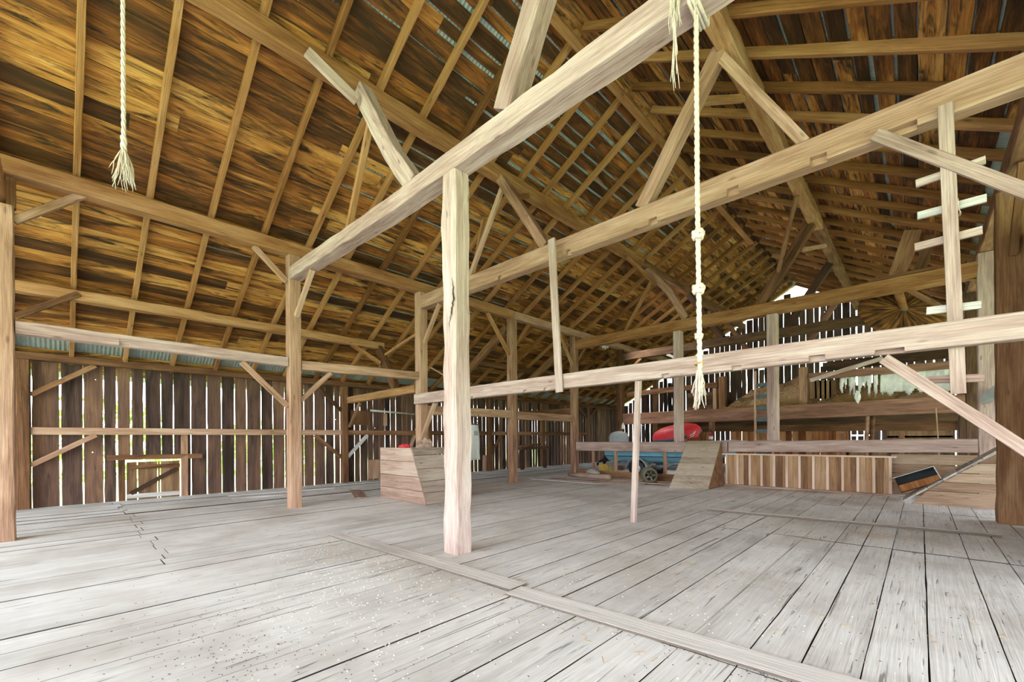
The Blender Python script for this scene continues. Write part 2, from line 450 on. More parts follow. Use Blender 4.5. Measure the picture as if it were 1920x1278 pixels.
vs.view_transform = 'Standard'; vs.look = 'None'; vs.exposure = 0.84; vs.gamma = 1.0; vs.use_curve_mapping = False
bpy.context.scene.cycles.max_bounces = 12; bpy.context.scene.cycles.diffuse_bounces = 8
bpy.context.scene.cycles.use_denoising = True

# ------------------------------------------------------------------ timber frame
ORD = ['first', 'second', 'third', 'fourth', 'fifth', 'sixth', 'seventh', 'eighth', 'ninth', 'tenth', 'eleventh', 'twelfth', 'thirteenth', 'fourteenth',
       'fifteenth', 'sixteenth', 'seventeenth', 'eighteenth', 'nineteenth', 'twentieth', 'twenty-first', 'twenty-second', 'twenty-third', 'twenty-fourth',
       'twenty-fifth', 'twenty-sixth', 'twenty-seventh', 'twenty-eighth', 'twenty-ninth', 'thirtieth']

# rafters: three meshes made once, then copied pair by pair towards the far gable
LR = (14.95 + XR) / CA
protos = []
for i in range(3):
    o = tim('rafter', [(0, 0, 0), (LR, 0, 0)], .085, .148, M['rafter'], rough=.009, step=.35); protos.append(o)
used = 0
for k in range(-1, 28):
    for s in (-1, 1):
        y = .28 + .93 * k + U(-.02, .02)
        if s > 0 and k < 4: continue
        o = protos[used] if used < 3 else protos[RNG.randrange(3)].copy()
        if used >= 3: C.objects.link(o)
        used += 1
        z = Vector((s * SA, 0, CA)); x = Vector((s * CA, 0, -SA)); yv = z.cross(x)
        p = Vector((XR + s * .02, y, APEX)) + z * .075
        o.matrix_world = Matrix(((x.x, yv.x, z.x, p.x), (x.y, yv.y, z.y, p.y), (x.z, yv.z, z.z, p.z), (0, 0, 0, 1)))
        if s < 0:
            lab = 'sawn golden brown rafter at the extreme left edge of the left roof slope' if k < 0 else \
                  'sawn golden brown rafter on the left roof slope, %s from the left' % ORD[k]
        else:
            lab = 'sawn golden brown rafter on the right roof slope, %s from the top of the photo' % ORD[k - 4]
        tag(o, lab, 'rafter', 'rafters of the left roof slope' if s < 0 else 'rafters of the right roof slope')

# ridge plank and purlins
tim('ridge_plank', [(XR, .0, 8.74), (XR, 17.9, 8.70)], .17, .05, M['rafter'], 'long narrow plank hung along the ridge under the rafter peaks', 'plank', rough=.004)
UL, UR, LPX = -7.02, -2.1, -12.4
tim('purlin', [(UL, -.9, 7.56), (UL, 14.0, 7.56)], .25, .27, M['gold'], 'hewn upper purlin under the left roof slope, crossing behind the centre post', 'beam', 'purlins', .016)
tim('purlin', [(UL, 14.05, 7.56), (UL, 25.8, 7.52)], .23, .25, M['brown'], 'hewn upper purlin of the left slope, far length towards the bright gable', 'beam', 'purlins', .016)
tim('purlin', [(UR, 2.6, 7.50), (UR, 14.9, 7.50)], .26, .3, M['gold'], 'heavy hewn upper purlin running down the right roof slope', 'beam', 'purlins', .026)
tim('purlin', [(UR, 14.95, 7.50), (UR, 25.8, 7.50)], .24, .27, M['brown'], 'hewn upper purlin of the right slope, far length ending at the bright gable', 'beam', 'purlins', .02)
zm = roofz(XA) - .14
tim('purlin', [(XA, -.7, zm), (XA, 10.7, zm)], .26, .27, M['gold'], 'long hewn purlin on top of the left row of posts, near length', 'beam', 'purlins', .01)
tim('purlin', [(XA, 10.72, zm), (XA, 25.8, zm)], .24, .26, M['tan'], 'long hewn purlin on top of the left row of posts, far length', 'beam', 'purlins', .012)
tim('purlin', [(XC, 4.2, zm), (XC, 25.8, zm)], .26, .27, M['brown'], 'hewn purlin over the right row of posts, at the right edge of the photo', 'beam', 'purlins', .014)
tim('purlin', [(LPX, -.9, roofz(LPX) - .13), (LPX, 7.15, roofz(LPX) - .13)], .22, .21, M['gold'], 'lower purlin with axe marks above the board siding on the left', 'beam', 'purlins', .014)
tim('purlin', [(LPX, 10.5, roofz(LPX) - .13), (LPX, 22.0, roofz(LPX) - .13)], .2, .2, M['brown'], 'lower purlin of the far left aisle, behind the third post', 'beam', 'purlins', .014)
tim('wall_plate', [(-14.46, YN, 3.42), (-14.46, YF - .1, 3.42)], .2, .17, M['brown'], 'brown wall plate along the top of the gappy left siding', 'beam', None, .008)
tim('wall_plate', [(5.42, YN, 3.42), (5.42, YF - .1, 3.42)], .2, .17, M['brown'], 'wall plate along the top of the right side wall', 'beam', None, .008)
tim('tie_beam', [(-10.3, YB[0] - .25, 5.33), (-6.0, YB[0] - .25, 5.33)], .38, .44, M['gold'], 'butt of a round log tie on the post at the left edge', 'beam', 'tie beams', .02, ch=.1)

# left row of posts
zp = zm - .14
pL = 'posts of the left row'
post('post', XA + .0, YB[0] - .115, 0, 5.1, .27, M['tan'], 'weathered post cut off by the left edge of the photo', pL, rough=.014)
post('stub', XA - .05, YB[0] - .01, 5.11, zp, .1, M['brown'], 'short upright stub between the left edge post and the purlin, beside the log butt', None, rough=.004)
post('post', XA + .01, YB[1], 0, zp, .245, M['tan'], 'pale hewn post carrying the left end of the near tie beam', pL, rough=.006)
post('post', XA, YB[2], 0, zp, .26, M['tan'], 'hewn post standing behind the plank bin', pL, rough=.008)
post('post', XA, YB[3], 0, zp, .26, M['tan'], 'hewn post right of the hanging apron', pL, rough=.01)
post('post', XA, YB[4], 0, zp, .26, M['tan'], 'hewn post at the left end of the knee high rail beam', pL, rough=.01)
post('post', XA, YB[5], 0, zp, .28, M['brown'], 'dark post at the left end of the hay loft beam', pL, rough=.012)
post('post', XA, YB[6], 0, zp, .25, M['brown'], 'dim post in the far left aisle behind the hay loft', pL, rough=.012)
# centre post and the three cross frames
post('post', -4.47, 3.665, 0, 4.995, .265, M['pale'], 'big pale hewn centre post with a long dark crack', None, rough=.028)
tim('tie_beam', [(-10.02, 3.66, 5.17), (-6.1, 3.66, 5.1), (-4.44, 3.66, 5.12), (-1.3, 3.66, 5.15), (1.2, 3.66, 5.18)], .28, .26, M['pale'],
    'pale hewn tie beam resting on the centre post, rising to the top of the photo', 'beam', 'tie beams', .015)
tim('tie_beam', [(-10.01, 7.05, 5.29), (1.0, 7.05, 5.3), (1.5, 7.05, 5.3)], .24, .355, M['tan'], 'notched hewn tie beam of the second frame, reaching the upper right corner', 'beam', 'tie beams', .007,
    notches=[(1.7, .1, .07, .06), (3.1, .1, .07, .06), (5.0, .1, .08, .07), (6.75, .14, .08, .08), (8.0, .16, .09, .09), (9.05, .18, .09, .09), (9.85, .3, .07, .1)])
tim('tie_beam', [(-10.01, 14.4, 5.235), (.96, 14.4, 5.24)], .26, .36, M['gold'], 'brown hewn tie beam in front of the bright far gable', 'beam', 'tie beams', .012)
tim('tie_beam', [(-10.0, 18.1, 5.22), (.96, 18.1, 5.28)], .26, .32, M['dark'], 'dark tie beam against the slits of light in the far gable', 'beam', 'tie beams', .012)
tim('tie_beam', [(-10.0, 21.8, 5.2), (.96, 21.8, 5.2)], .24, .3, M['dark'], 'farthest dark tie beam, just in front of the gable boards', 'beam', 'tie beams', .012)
tim('girt', [(-10.01, 6.8, 2.59), (1.5, 6.8, 2.61)], .2, .275, M['pale'], 'long pale middle beam with cut notches, crossing the picture at eye height', 'beam', None, .006,
    notches=[(1.55, .08, .05, .05), (2.4, .08, .05, .05), (4.05, .1, .05, .05), (4.6, .1, .05, .05), (7.05, .12, .055, .07), (8.1, .13, .055, .07), (9.05, .17, .07, .09), (9.75, .26, .05, .1)])
tim('girt', [(-10.0, 14.4, 1.17), (-4.35, 14.42, 1.17)], .25, .34, M['pale'], 'knee high rail beam in front of the blue boat', 'beam', None, .01)
tim('girt', [(-4.32, 14.42, 1.2), (.94, 14.4, 1.26)], .27, .32, M['pale'], 'heavy weathered rail beam over the battened partition', 'beam', None, .016)
post('post', -5.9, 14.4, 1.36, 5.05, .28, M['pale'], 'post on the rail beam in front of the red tube', 'posts on the rail beam', d=.24)
post('post', -3.12, 14.4, 1.38, 5.05, .3, M['pale'], 'post on the rail beam beside the loft ladder', 'posts on the rail beam', d=.26)
# right row
post('post', 1.13, 11.12, 0, zp, .37, M['brown'], 'broad brown post at the right edge, behind the sloping brace', 'posts of the right row', rough=.018)
post('post', 1.08, YB[4], 0, zp, .27, M['pale'], 'pale split post where the rail beam meets the sloped walkway', 'posts of the right row', rough=.014)
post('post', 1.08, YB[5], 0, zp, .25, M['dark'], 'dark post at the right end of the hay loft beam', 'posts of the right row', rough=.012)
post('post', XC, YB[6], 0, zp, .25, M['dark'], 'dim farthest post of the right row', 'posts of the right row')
post('post', XC, YB[2] - .05, 0, zp, .27, M['brown'], 'post just beyond the right edge under the notched tie beam', 'posts of the right row')

# longitudinal girts of the left row, aisle ties, wall frame
gl = 'girts of the left post row'
def girt(y0, y1, z0, z1, h, mat, lab, w=.2, x=-10.15):
    tim('girt', [(x, y0, z0), (x, y1, z1)], w, h, mat, lab, 'beam', gl, .009, notches=[(1.25, .14, .09, .05)] if y0 < 0 else ())
girt(YB[0] + .03, YB[1] - .14, 3.265, 3.22, .2, M['pale'], 'pale girt from the left edge post to the pale hewn post')
girt(YB[1] + .14, YB[2] - .15, 3.18, 3.25, .21, M['tan'], 'girt between the pale hewn post and the post behind the bin')
girt(YB[2] + .15, YB[3] - .15, 2.32, 2.33, .25, M['tan'], 'girt from which the apron hangs')
girt(YB[3] + .15, YB[4] - .15, 2.29, 2.29, .27, M['tan'], 'girt between the two farther posts, right of the apron')
tim('girt', [(-14.34, 7.0, 2.86), (-10.3, 7.0, 2.92)], .2, .22, M['gold'], 'short tie from the siding post to the post behind the bin', 'beam', None, .009)
tim('girt', [(-14.34, 14.4, 2.6), (-10.3, 14.4, 2.6)], .2, .22, M['brown'], 'short tie in the left aisle behind the fourth post', 'beam', None, .009)
wl = 'posts of the left siding'
for y, lab in ((YB[0] - .05, 'siding post beside the post at the left edge'), (6.85, 'siding post left of the plank bin'), (10.4, 'siding post hidden mostly by the centre post'),
               (13.75, 'siding post right of the hanging apron'), (17.6, 'siding post between the two farther left row posts'), (21.9, 'reddish siding post with braces in the far left corner')):
    post('post', -14.46, y, 0, 3.33, .2, M['brown'] if y < 20 else M['red'], lab, wl)
wys = [YB[0] + .06, 6.74, 6.96, 10.29, 10.51, 13.64, 13.86, 17.49, 17.71, 21.79]
for i in range(0, 9, 2):
    tim('girt', [(-14.5, wys[i] if i == 0 else wys[i], 1.75), (-14.5, wys[i + 1], 1.745)], .14, .17, M['tan'] if i == 0 else M['brown'],
        ['weathered girt across the board siding above the low hatch door', 'siding girt seen left of and behind the plank bin', 'siding girt mostly behind the centre post',
         'siding girt right of the hanging apron', 'siding girt in the far left corner'][i // 2], 'beam', 'siding girts', .006)
tim('header', [(-14.56, .86, 1.1), (-14.56, 2.8, 1.08)], .06, .13, M['brown'], 'weathered board header over the low hatch door', 'board', None, .004)
tim('jamb', [(-14.56, 2.4, 0), (-14.56, 2.4, 1.66)], .06, .15, M['tan'], 'board jamb right of the low hatch door', 'board', None, .003, up=(0, 1, 0))
tim('jamb', [(-14.57, 1.13, 0), (-14.57, 1.13, 1.03)], .05, .11, M['brown'], 'board jamb left of the low hatch door', 'board', None, .003, up=(0, 1, 0))
tim('plank', [(-14.52, 9.05, .02), (-14.52, 10.1, 2.5)], .03, .14, M['tan'], 'loose board leaning on the siding behind the bin', 'board', None, .003)

# braces and struts
def brace(p, q, lab, w=.09, h=.11, mat='tan', name='brace', group='braces', up=(0, 0, 1), rough=.004):
    return tim(name, [p, q], w, h, M[mat], lab, 'brace' if name == 'brace' else name, group, rough, up=up)
V3 = Vector
brace(at(28, 593, X=-12.25), at(147, 551, X=-12.3), 'brace rising from the left edge post to the lower purlin', mat='brown')
brace(at(25, 414, X=XA), at(163, 363, X=XA), 'brace rising from the left edge post to the purlin', mat='tan')
brace((XA, YB[1] - .13, 5.0), (XA, YB[1] - .78, zp), 'thin brace from the pale hewn post up to the purlin, on its left', w=.07)
brace((-9.1, 3.66, 5.02), (-9.98, 3.66, 4.24), 'short brace under the near tie beam at the pale hewn post', w=.1, h=.09, up=(0, 1, 0))
brace((XA, YB[1] - 1.02, 3.12), (XA, YB[1] - .13, 2.25), 'brace below the girt left of the pale hewn post', h=.1)
brace((XA, YB[1] + .83, 3.08), (XA, YB[1] + .13, 2.38), 'brace below the girt right of the pale hewn post', h=.1)
brace((-14.46, .66, 3.33), (-14.46, YB[0] + .06, 2.55), 'siding brace under the wall plate at the far left', mat='brown')
brace((-14.46, .66, 1.66), (-14.46, YB[0] + .06, .98), 'siding brace under the girt at the far left', mat='tan')
brace((-14.46, 5.9, 3.33), (-14.46, 6.74, 2.5), 'siding brace under the wall plate right of the pale hewn post', mat='brown')
brace((-14.46, 5.85, 1.66), (-14.46, 6.74, .9), 'siding brace under the girt right of the pale hewn post', mat='brown')
brace((-13.6, 7.0, 2.75), (-14.36, 6.98, 1.95), 'brace under the short tie left of the bin', w=.07, h=.08)
brace((-14.46, 7.7, 1.66), (-14.46, 6.96, .9), 'siding brace left of the plank bin', mat='grey')
brace((-9.3, 7.05, 5.11), (-10.02, 7.05, 4.15), 'brace under the left end of the notched tie beam', h=.1)
brace((-9.25, 6.84, 2.45), (-10.02, 6.98, 1.55), 'brace under the left end of the middle beam', h=.1)
brace((XA, YB[3] - 1.15, zp), (XA, YB[3] - .13, 4.35), 'golden brace under the purlin left of the post by the apron', mat='gold', h=.12)
brace((XA, YB[3] + .13, 4.7), (XA, YB[3] + .9, zp), 'brace under the purlin right of the post by the apron', mat='gold')
brace((XA, YB[4] - .95, zp), (XA, YB[4] - .13, 4.45), 'brace under the purlin left of the fourth post', mat='gold')
brace((XA, YB[4] + .13, 4.6), (XA, YB[4] + 1.1, zp), 'brace under the purlin right of the fourth post', mat='brown')
# T1 struts
tim('strut', [(-5.40, 3.66, 5.24), (-6.0, 3.66, 6.0), (-6.88, 3.62, 7.42)], .22, .27, M['pale'], 'broken pale strut leaning left from the near tie beam to the purlin', 'strut', 'purlin struts', .016)
tim('brace', [(-6.74, 3.45, 7.1), at(575, 97, X=-6.86)], .07, .16, M['pale'], 'split pale brace along the upper purlin at the broken strut', 'brace', 'braces', .008)
brace((-6.72, 3.7, 6.95), (-7.62, 3.7, 5.28), 'thin brace from the broken strut down to the near tie beam', w=.1, h=.09, mat='gold')
tim('strut', [(-3.5, 3.66, 5.3), (-3.0, 3.66, 6.3), (-2.28, 3.66, 7.34)], .24, .28, M['pale'], 'thick pale strut above the near tie beam, leaving the top of the photo', 'strut', 'purlin struts', .016)
# T2 struts
tim('strut', [(-5.65, 7.05, 5.48), (-6.95, 7.05, 7.44)], .2, .2, M['tan'], 'reddish strut leaning left from the notched tie beam', 'strut', 'purlin struts', .006)
brace((-6.98, 7.12, 7.3), (-8.15, 7.1, 5.48), 'thin brace left of the reddish strut on the notched tie beam', mat='tan')
tim('prop', [(-8.05, 7.5, roofz(-8.0) - .02), (-8.05, 7.12, 5.48)], .08, .08, M['gold'], 'short upright prop behind the left part of the notched tie beam', 'prop', None, .003)
tim('strut', [(-3.5, 7.05, 5.48), (-2.2, 7.05, 7.42)], .2, .22, M['tan'], 'tall strut leaning right from the notched tie beam behind the knotted rope', 'strut', 'purlin struts', .008)
brace((-2.24, 7.0, 7.4), (-1.12, 7.0, 5.47), 'flat brace from the right upper purlin down to the notched tie beam', w=.06, h=.14, mat='tan')
brace((UL + .08, 7.95, 7.42), (-6.75, 7.15, 6.95), 'short brace along the left upper purlin beside the reddish strut', mat='gold')
brace((UR - .1, 8.2, 7.35), (-2.55, 7.15, 6.9), 'short brace from the right upper purlin to the tall strut behind the rope', mat='gold')
# T3 struts
tim('strut', [(-5.62, 14.4, 5.42), (-6.2, 14.4, 6.5), (-7.0, 14.4, 7.42)], .22, .22, M['tan'], 'curved strut on the brown tie beam, left of the knotted rope', 'strut', 'purlin struts', .014)
brace((-6.75, 14.4, 7.1), (-7.85, 14.4, 5.42), 'thin brace outside the curved strut on the brown tie beam', mat='gold')
brace((UL + .05, 12.9, 7.42), (-6.62, 14.3, 6.8), 'brace under the left upper purlin at the curved strut', mat='gold')
tim('strut', [(-3.42, 14.4, 5.42), (-2.18, 14.4, 7.38)], .24, .26, M['brown'], 'wide strut leaning right on the brown tie beam', 'strut', 'purlin struts', .012)
brace((UR - .05, 12.4, 7.36), (-2.95, 14.3, 6.25), 'thin brace rising from the wide strut to the right upper purlin', mat='brown')
brace((UR, 16.3, 7.36), (-2.35, 14.5, 6.75), 'pale brace beyond the wide strut, under the right upper purlin', mat='tan')
tim('strut', [(-.42, 14.42, 5.42), (-.1, 14.42, roofz(-.1) - .02)], .14, .34, M['brown'], 'broad plank prop from the brown tie beam to the rafters, left one of two', 'prop', None, .006, up=(1, 0, 0))
tim('strut', [(-.02, 14.5, 5.42), (.22, 14.5, roofz(.22) - .02)], .1, .22, M['brown'], 'plank prop from the brown tie beam to the rafters, right one of two', 'prop', None, .006, up=(1, 0, 0))
tim('cleat', [(-.95, 14.4, 5.455), (.25, 14.4, 5.47)], .2, .07, M['brown'], 'cleat plank lying on the brown tie beam under the props', 'plank', None, .01)
# T4, T5 struts
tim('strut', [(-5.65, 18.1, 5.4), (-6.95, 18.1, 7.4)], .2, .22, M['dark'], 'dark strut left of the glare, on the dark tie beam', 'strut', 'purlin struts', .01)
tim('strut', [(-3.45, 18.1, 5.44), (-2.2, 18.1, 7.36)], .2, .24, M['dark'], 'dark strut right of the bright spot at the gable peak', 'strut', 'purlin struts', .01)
brace((UL, 19.6, 7.4), (-6.7, 18.2, 6.9), 'sunlit brace under the far left upper purlin', mat='tan')
tim('strut', [(-5.65, 21.8, 5.35), (-6.95, 21.8, 7.4)], .18, .2, M['brown'], 'farthest left strut before the gable', 'strut', 'purlin struts', .01)
tim('strut', [(-3.45, 21.8, 5.35), (-2.2, 21.8, 7.36)], .18, .2, M['red'], 'farthest right strut before the gable, reddish', 'strut', 'purlin struts', .01)
# aisle struts
tim('strut', [(-11.45, 7.02, 3.05), (-12.4, 7.02, 4.36)], .16, .27, M['brown'], 'wide leaning strut from the short tie to the lower purlin', 'strut', None, .01)
brace((LPX, 6.1, 4.36), (-12.1, 6.9, 3.85), 'brace from the lower purlin to the wide leaning strut', mat='gold')
brace((-10.3, 7.05, 4.5), (-12.2, 7.05, 4.1), 'thin rail between the post behind the bin and the lower purlin', w=.06, h=.08, mat='gold')
tim('strut', [(-13.2, 10.75, 3.62), (-10.35, 10.75, 5.36)], .18, .24, M['brown'], 'thick sloping aisle strut right of the centre post', 'strut', None, .01)
tim('strut', [(-13.2, 14.4, 3.62), (-10.35, 14.4, 5.36)], .18, .26, M['brown'], 'thick sloping aisle strut left of the fourth post', 'strut', None, .01)
brace((-13.9, 10.6, 3.0), (-10.3, 10.9, 3.55), 'thin pole across the left aisle right of the centre post', w=.06, h=.07, mat='brown')
brace((-12.4, 9.0, 4.0), (-11.1, 9.8, 3.1), 'slim diagonal stick in the left aisle right of the centre post', w=.04, h=.05, mat='tan')
brace((-14.46, 21.79, 2.75), (-14.46, 20.95, 3.33), 'left brace of the reddish corner post', mat='red')
brace((-14.46, 22.01, 2.75), (-14.46, 22.85, 3.33), 'right brace of the reddish corner post', mat='red')
brace((-14.46, 14.6, 1.66), (-14.46, 13.86, .9), 'siding brace right of the apron, low', mat='brown')
brace((-10.15, 17.95, 4.4), (-10.15, 16.9, zp), 'brace left of the dark post at the loft beam', mat='brown')
brace((-10.0, 18.1, 4.35), (-9.1, 18.1, 5.06), 'brace from the dark loft post up to the dark tie beam', mat='brown')
brace((-7.9, 18.1, 5.07), (-6.6, 18.1, 4.35), 'pale loose brace under the dark tie beam left of the post above the tube', mat='grey')
# right hand braces of the second frame
brace(at(1641, 252, Y=6.86), (1.05, 6.86, 3.75), 'long flat brace falling from the notched tie beam past the peg ladder', w=.05, h=.13, mat='pale')
brace(at(1657, 672, Y=6.68), (1.05, 6.68, 1.07), 'long flat brace falling from the middle beam to the lower right', w=.05, h=.12, mat='pale')
brace((1.13, 10.92, 4.5), (1.13, 9.9, zp), 'brace from the broad right post up to the purlin at the right edge', w=.1, h=.12, mat='brown')
tim('plank', [at(1034, 448, Y=6.68), at(1049, 735, Y=6.66)], .16, .04, M['pale'], 'hanging pale board nailed across the two beams right of the centre post', 'board', None, .003, up=(0, 1, 0))
tim('plank', [(-3.72, 7.06, 0), (-3.40, 6.655, 2.44)], .085, .085, M['pale'], 'slim nail-pocked pole standing on the floor under the middle beam', 'pole', None, .003, up=(0, 1, 0))
C.objects[-1].name = 'pole'
tag(boards('board_screen', [((1.36, 7.5 + i * .28, 0), (0, 0, 4.7), (0, .272, 0), (.025, 0, 0), 8) for i in range(12)], M['rwall']), 'brown upright board screen behind the broad right post', 'partition')
# the long dark crack down the front of the centre post
cp = [o for o in C.objects if o.get('label', '').startswith('big pale hewn centre post')][0]
V, F = [], []
for i in range(25):
    t = i / 24; p = at(846 + 4 * math.sin(t * 5) + U(-1.2, 1.2), 520 + 104 * t, Y=3.524); wd = .012 * math.sin(math.pi * min(1, t * 1.05 + .03)) * U(.5, 1.2) + .002
    V += [cp.matrix_basis.inverted() @ (p + Vector((s * wd, 0, 0))) for s in (-1, 1)]
    if i: k = 2 * i; F.append((k - 2, k - 1, k + 1, k))
link('crack', V, F, M['under'], cp)

# ------------------------------------------------------------------ things on the floor and on the walls
def bx(a, b):
    """box corners -> verts, faces"""
    (x0, y0, z0), (x1, y1, z1) = a, b
    V = [(x0, y0, z0), (x1, y0, z0), (x1, y1, z0), (x0, y1, z0), (x0, y0, z1), (x1, y0, z1), (x1, y1, z1), (x0, y1, z1)]
    return V, [(3, 2, 1, 0), (4, 5, 6, 7), (0, 1, 5, 4), (1, 2, 6, 5), (2, 3, 7, 6), (3, 0, 4, 7)]
def box(name, a, b, mat, parent=None):
    V, F = bx(a, b); return link(name, V, F, mat, parent)
def bar(name, p, q, w, h, mat, parent, rough=.002, up=(0, 0, 1)):
    return tim(name, [p, q], w, h, mat, None, None, None, rough, up=up, parent=parent)

# plank bin by the post
B = empty('plank_bin', (-9.4, 6.3, 0), 'weathered plank bin with a sloping side, in front of a post', 'bin')
def L_(p): return Vector(p) - Vector(B.location)
def bin_panels():
    zz = [0, .3, .62, .97, 1.3]
    xr = lambda z: -8.14 - .62 * z / 1.3
    V, F = [], []
    for i in range(4):          # front boards, cut to the slope at the right end
        z0, z1 = zz[i] + .007, zz[i + 1] - .007; b = len(V)
        q = [(-10.15, 5.76, z0), (xr(z0), 5.76, z0), (xr(z1), 5.76, z1), (-10.15, 5.76, z1)]
        V += [L_(p) for p in q] + [L_((p[0], 5.79, p[2])) for p in q]
        F += [(b, b+1, b+2, b+3), (b+7, b+6, b+5, b+4), (b, b+4, b+5, b+1), (b+1, b+5, b+6, b+2), (b+2, b+6, b+7, b+3), (b+3, b+7, b+4, b)]
    link('front_panel', V, F, M['bin'], B)
    V, F = [], []
    zs = [0, .26, .52, .8, 1.12, 1.3]
    for i in range(5):          # sloping side boards
        z0, z1 = zs[i] + .007, zs[i + 1] - .007; b = len(V); o = .03 if i == 4 else 0
        q = [(xr(z0) + o, 5.78, z0), (xr(z0) + o, 6.86, z0), (xr(z1) + o, 6.86, z1), (xr(z1) + o, 5.78, z1)]
        V += [L_(p) for p in q] + [L_((p[0] - .035, p[1], p[2])) for p in q]
        F += [(b, b+1, b+2, b+3), (b+7, b+6, b+5, b+4), (b, b+4, b+5, b+1), (b+1, b+5, b+6, b+2), (b+2, b+6, b+7, b+3), (b+3, b+7, b+4, b)]
    link('sloping_panel', V, F, M['binY'], B)
    boards('back_panel', [(L_((-10.15, 6.83, z)), (1.3 - .45 * z / 1.3, 0, 0), (0, 0, .31), (0, .03, 0), 6) for z in (.01, .33, .65, .97)], M['bin'], B)
    boards('side_panel', [(L_((-10.17, 5.8, z)), (0, 1.03, 0), (0, 0, .31), (.03, 0, 0), 6) for z in (.01, .33, .65, .97)], M['binY'], B)
    link('bottom_panel', *bx(L_((-10.13, 5.8, .05)), L_((-8.3, 6.82, .08))), M['dark'], B)
bin_panels()
def crumple(name, c, s, mat, label, cat, seed, sub=3, amp=.45):
    import bmesh
    bm = bmesh.new(); bmesh.ops.create_icosphere(bm, subdivisions=sub, radius=1)
    for v in bm.verts:
        n = noise.noise(v.co * 1.7 + Vector((seed, 0, 0))) * amp + noise.noise(v.co * 4.5 + Vector((0, seed, 0))) * amp * .45
        v.co = Vector((v.co.x * s[0], v.co.y * s[1], v.co.z * s[2])) * (1 + n)
    me = bpy.data.meshes.new(name); bm.to_mesh(me); bm.free(); me.materials.append(mat)
    o = bpy.data.objects.new(name, me); C.objects.link(o); o.location = c
    return tag(o, label, cat)
box_fill = link('grain_sacks', [(-10.1, 5.82, .08), (-8.35, 5.82, .08), (-8.75, 5.82, 1.1), (-10.1, 5.82, 1.1), (-10.1, 6.8, .08), (-8.35, 6.8, .08), (-8.75, 6.8, 1.1), (-10.1, 6.8, 1.1)],
    [(3, 2, 1, 0), (4, 5, 6, 7), (0, 1, 5, 4), (1, 2, 6, 5), (2, 3, 7, 6), (3, 0, 4, 7)], M['hay'])
box_fill.name = 'hay_fill'; tag(box_fill, 'loose fill inside the weathered plank bin', 'hay', None, 'stuff')
crumple('rag', (-9.55, 6.1, 1.22), (.2, .14, .15), M['redfab'], 'red rag peeking over the rim of the plank bin', 'rag', 3.1)
crumple('paper_sack', (-9.3, 6.55, 1.24), (.3, .2, .24), M['bin'], 'crumpled brown paper sack in the plank bin, against the post', 'sack', 8.4, amp=.55)

# battened partition under the rail beam
pz = at(1362, 851, Y=14.2).z
Pn = empty('partition', (-2.4, 14.2, 0), 'low partition of upright boards and pale battens under the rail beam', 'partition')
def LP(p): return Vector(p) - Vector(Pn.location)
xs = [at(1340 + q / 5.333, 880, Y=14.2).x for q in (120, 232, 352, 470, 595, 722, 850, 988, 1130, 1280, 1433, 1592, 1755)]
sp = []
for a, b in zip(xs, xs[1:]):
    m = a + (b - a) * U(.45, .65)
    for u, v in ((a, m), (m, b)): sp.append((LP((u + .002, 14.22, .05)), (0, 0, .9), (v - u - .005, 0, 0), (0, .022, 0), 5))
boards('board_panel', sp, M['panel'], Pn, jit=.001)
for x in xs: bar('batten', LP((x, 14.195, .06)), LP((x, 14.195, .95)), .06, .034, M['batten'], Pn, .001, up=(0, 1, 0))
bar('cap_rail', LP((xs[0] - .12, 14.19, .975)), LP((xs[-1] + .12, 14.19, .975)), .1, .045, M['batten'], Pn)
bar('sill', LP((xs[0] - .12, 14.17, .03)), LP((xs[-1] + .03, 14.17, .03)), .12, .05, M['bin'], Pn)

# plank wall between the partition and the post
W = empty('board_wall', (.2, 14.75, 0), 'low wall of horizontal weathered boards behind the tilted crate', 'partition')
boards('board_panel', [(Vector((-.75, 0, z)), (1.55, 0, 0), (0, 0, h - .012), (0, .025, 0), 6) for z, h in ((.0, .3), (.3, .26), (.56, .22), (.78, .26))], M['plankH'], W)
for x in (-.7, .7): bar('stud', (x, .07, 0), (x, .07, 1.05), .08, .08, M['dark'], W, up=(0, 1, 0))

# sloped feed chute leaning on the rail beam
Ch = empty('chute', (-5.0, 13.3, 0), 'grey plank chute sloping from the rail beam down to the floor, left of the partition', 'chute')
def LC(p): return Vector(p) - Vector(Ch.location)
tl, tr = at(1290, 832, Y=14.22), at(1352, 831, Y=14.22); tl.z = tr.z = 1.39
bl, br = Vector((-5.42, 12.5, .02)), Vector((-4.4, 12.75, .02))
V, F = [], []
n = 8
for i in range(n):
    a, b = i / n + .004, (i + 1) / n - .004
    q = [bl.lerp(tl, a), br.lerp(tr, a), br.lerp(tr, b), bl.lerp(tl, b)]; nn = (q[1] - q[0]).cross(q[3] - q[0]).normalized(); k = len(V)
    V += [LC(p) for p in q] + [LC(p - nn * .03) for p in q]
    F += [(k, k+1, k+2, k+3), (k+7, k+6, k+5, k+4), (k, k+4, k+5, k+1), (k+1, k+5, k+6, k+2), (k+2, k+6, k+7, k+3), (k+3, k+7, k+4, k)]
link('slope_boards', V, F, wood('chute_boards', S('857764', 'aa9a86', 'bfb09c', 'cbbcaa'), axis='X', island=True, crack=.6), Ch)
for s, (b, t) in (('side_panel', (br, tr)), ('side_panel', (bl, tl))):
    off = Vector((-.03, 0, 0)) if b is br else Vector((.03, 0, 0))
    q = [b + Vector((0, .05, 0)), Vector((b.x, 14.22, .02)), Vector((t.x, 14.22, t.z - .04)), t + Vector((0, .0, -.05))]
    Vv = [LC(p) for p in q] + [LC(p + off) for p in q]
    link('side_panel', Vv, [(0, 1, 2, 3), (7, 6, 5, 4), (0, 4, 5, 1), (1, 5, 6, 2), (2, 6, 7, 3), (3, 7, 4, 0)], M['brown'], Ch)

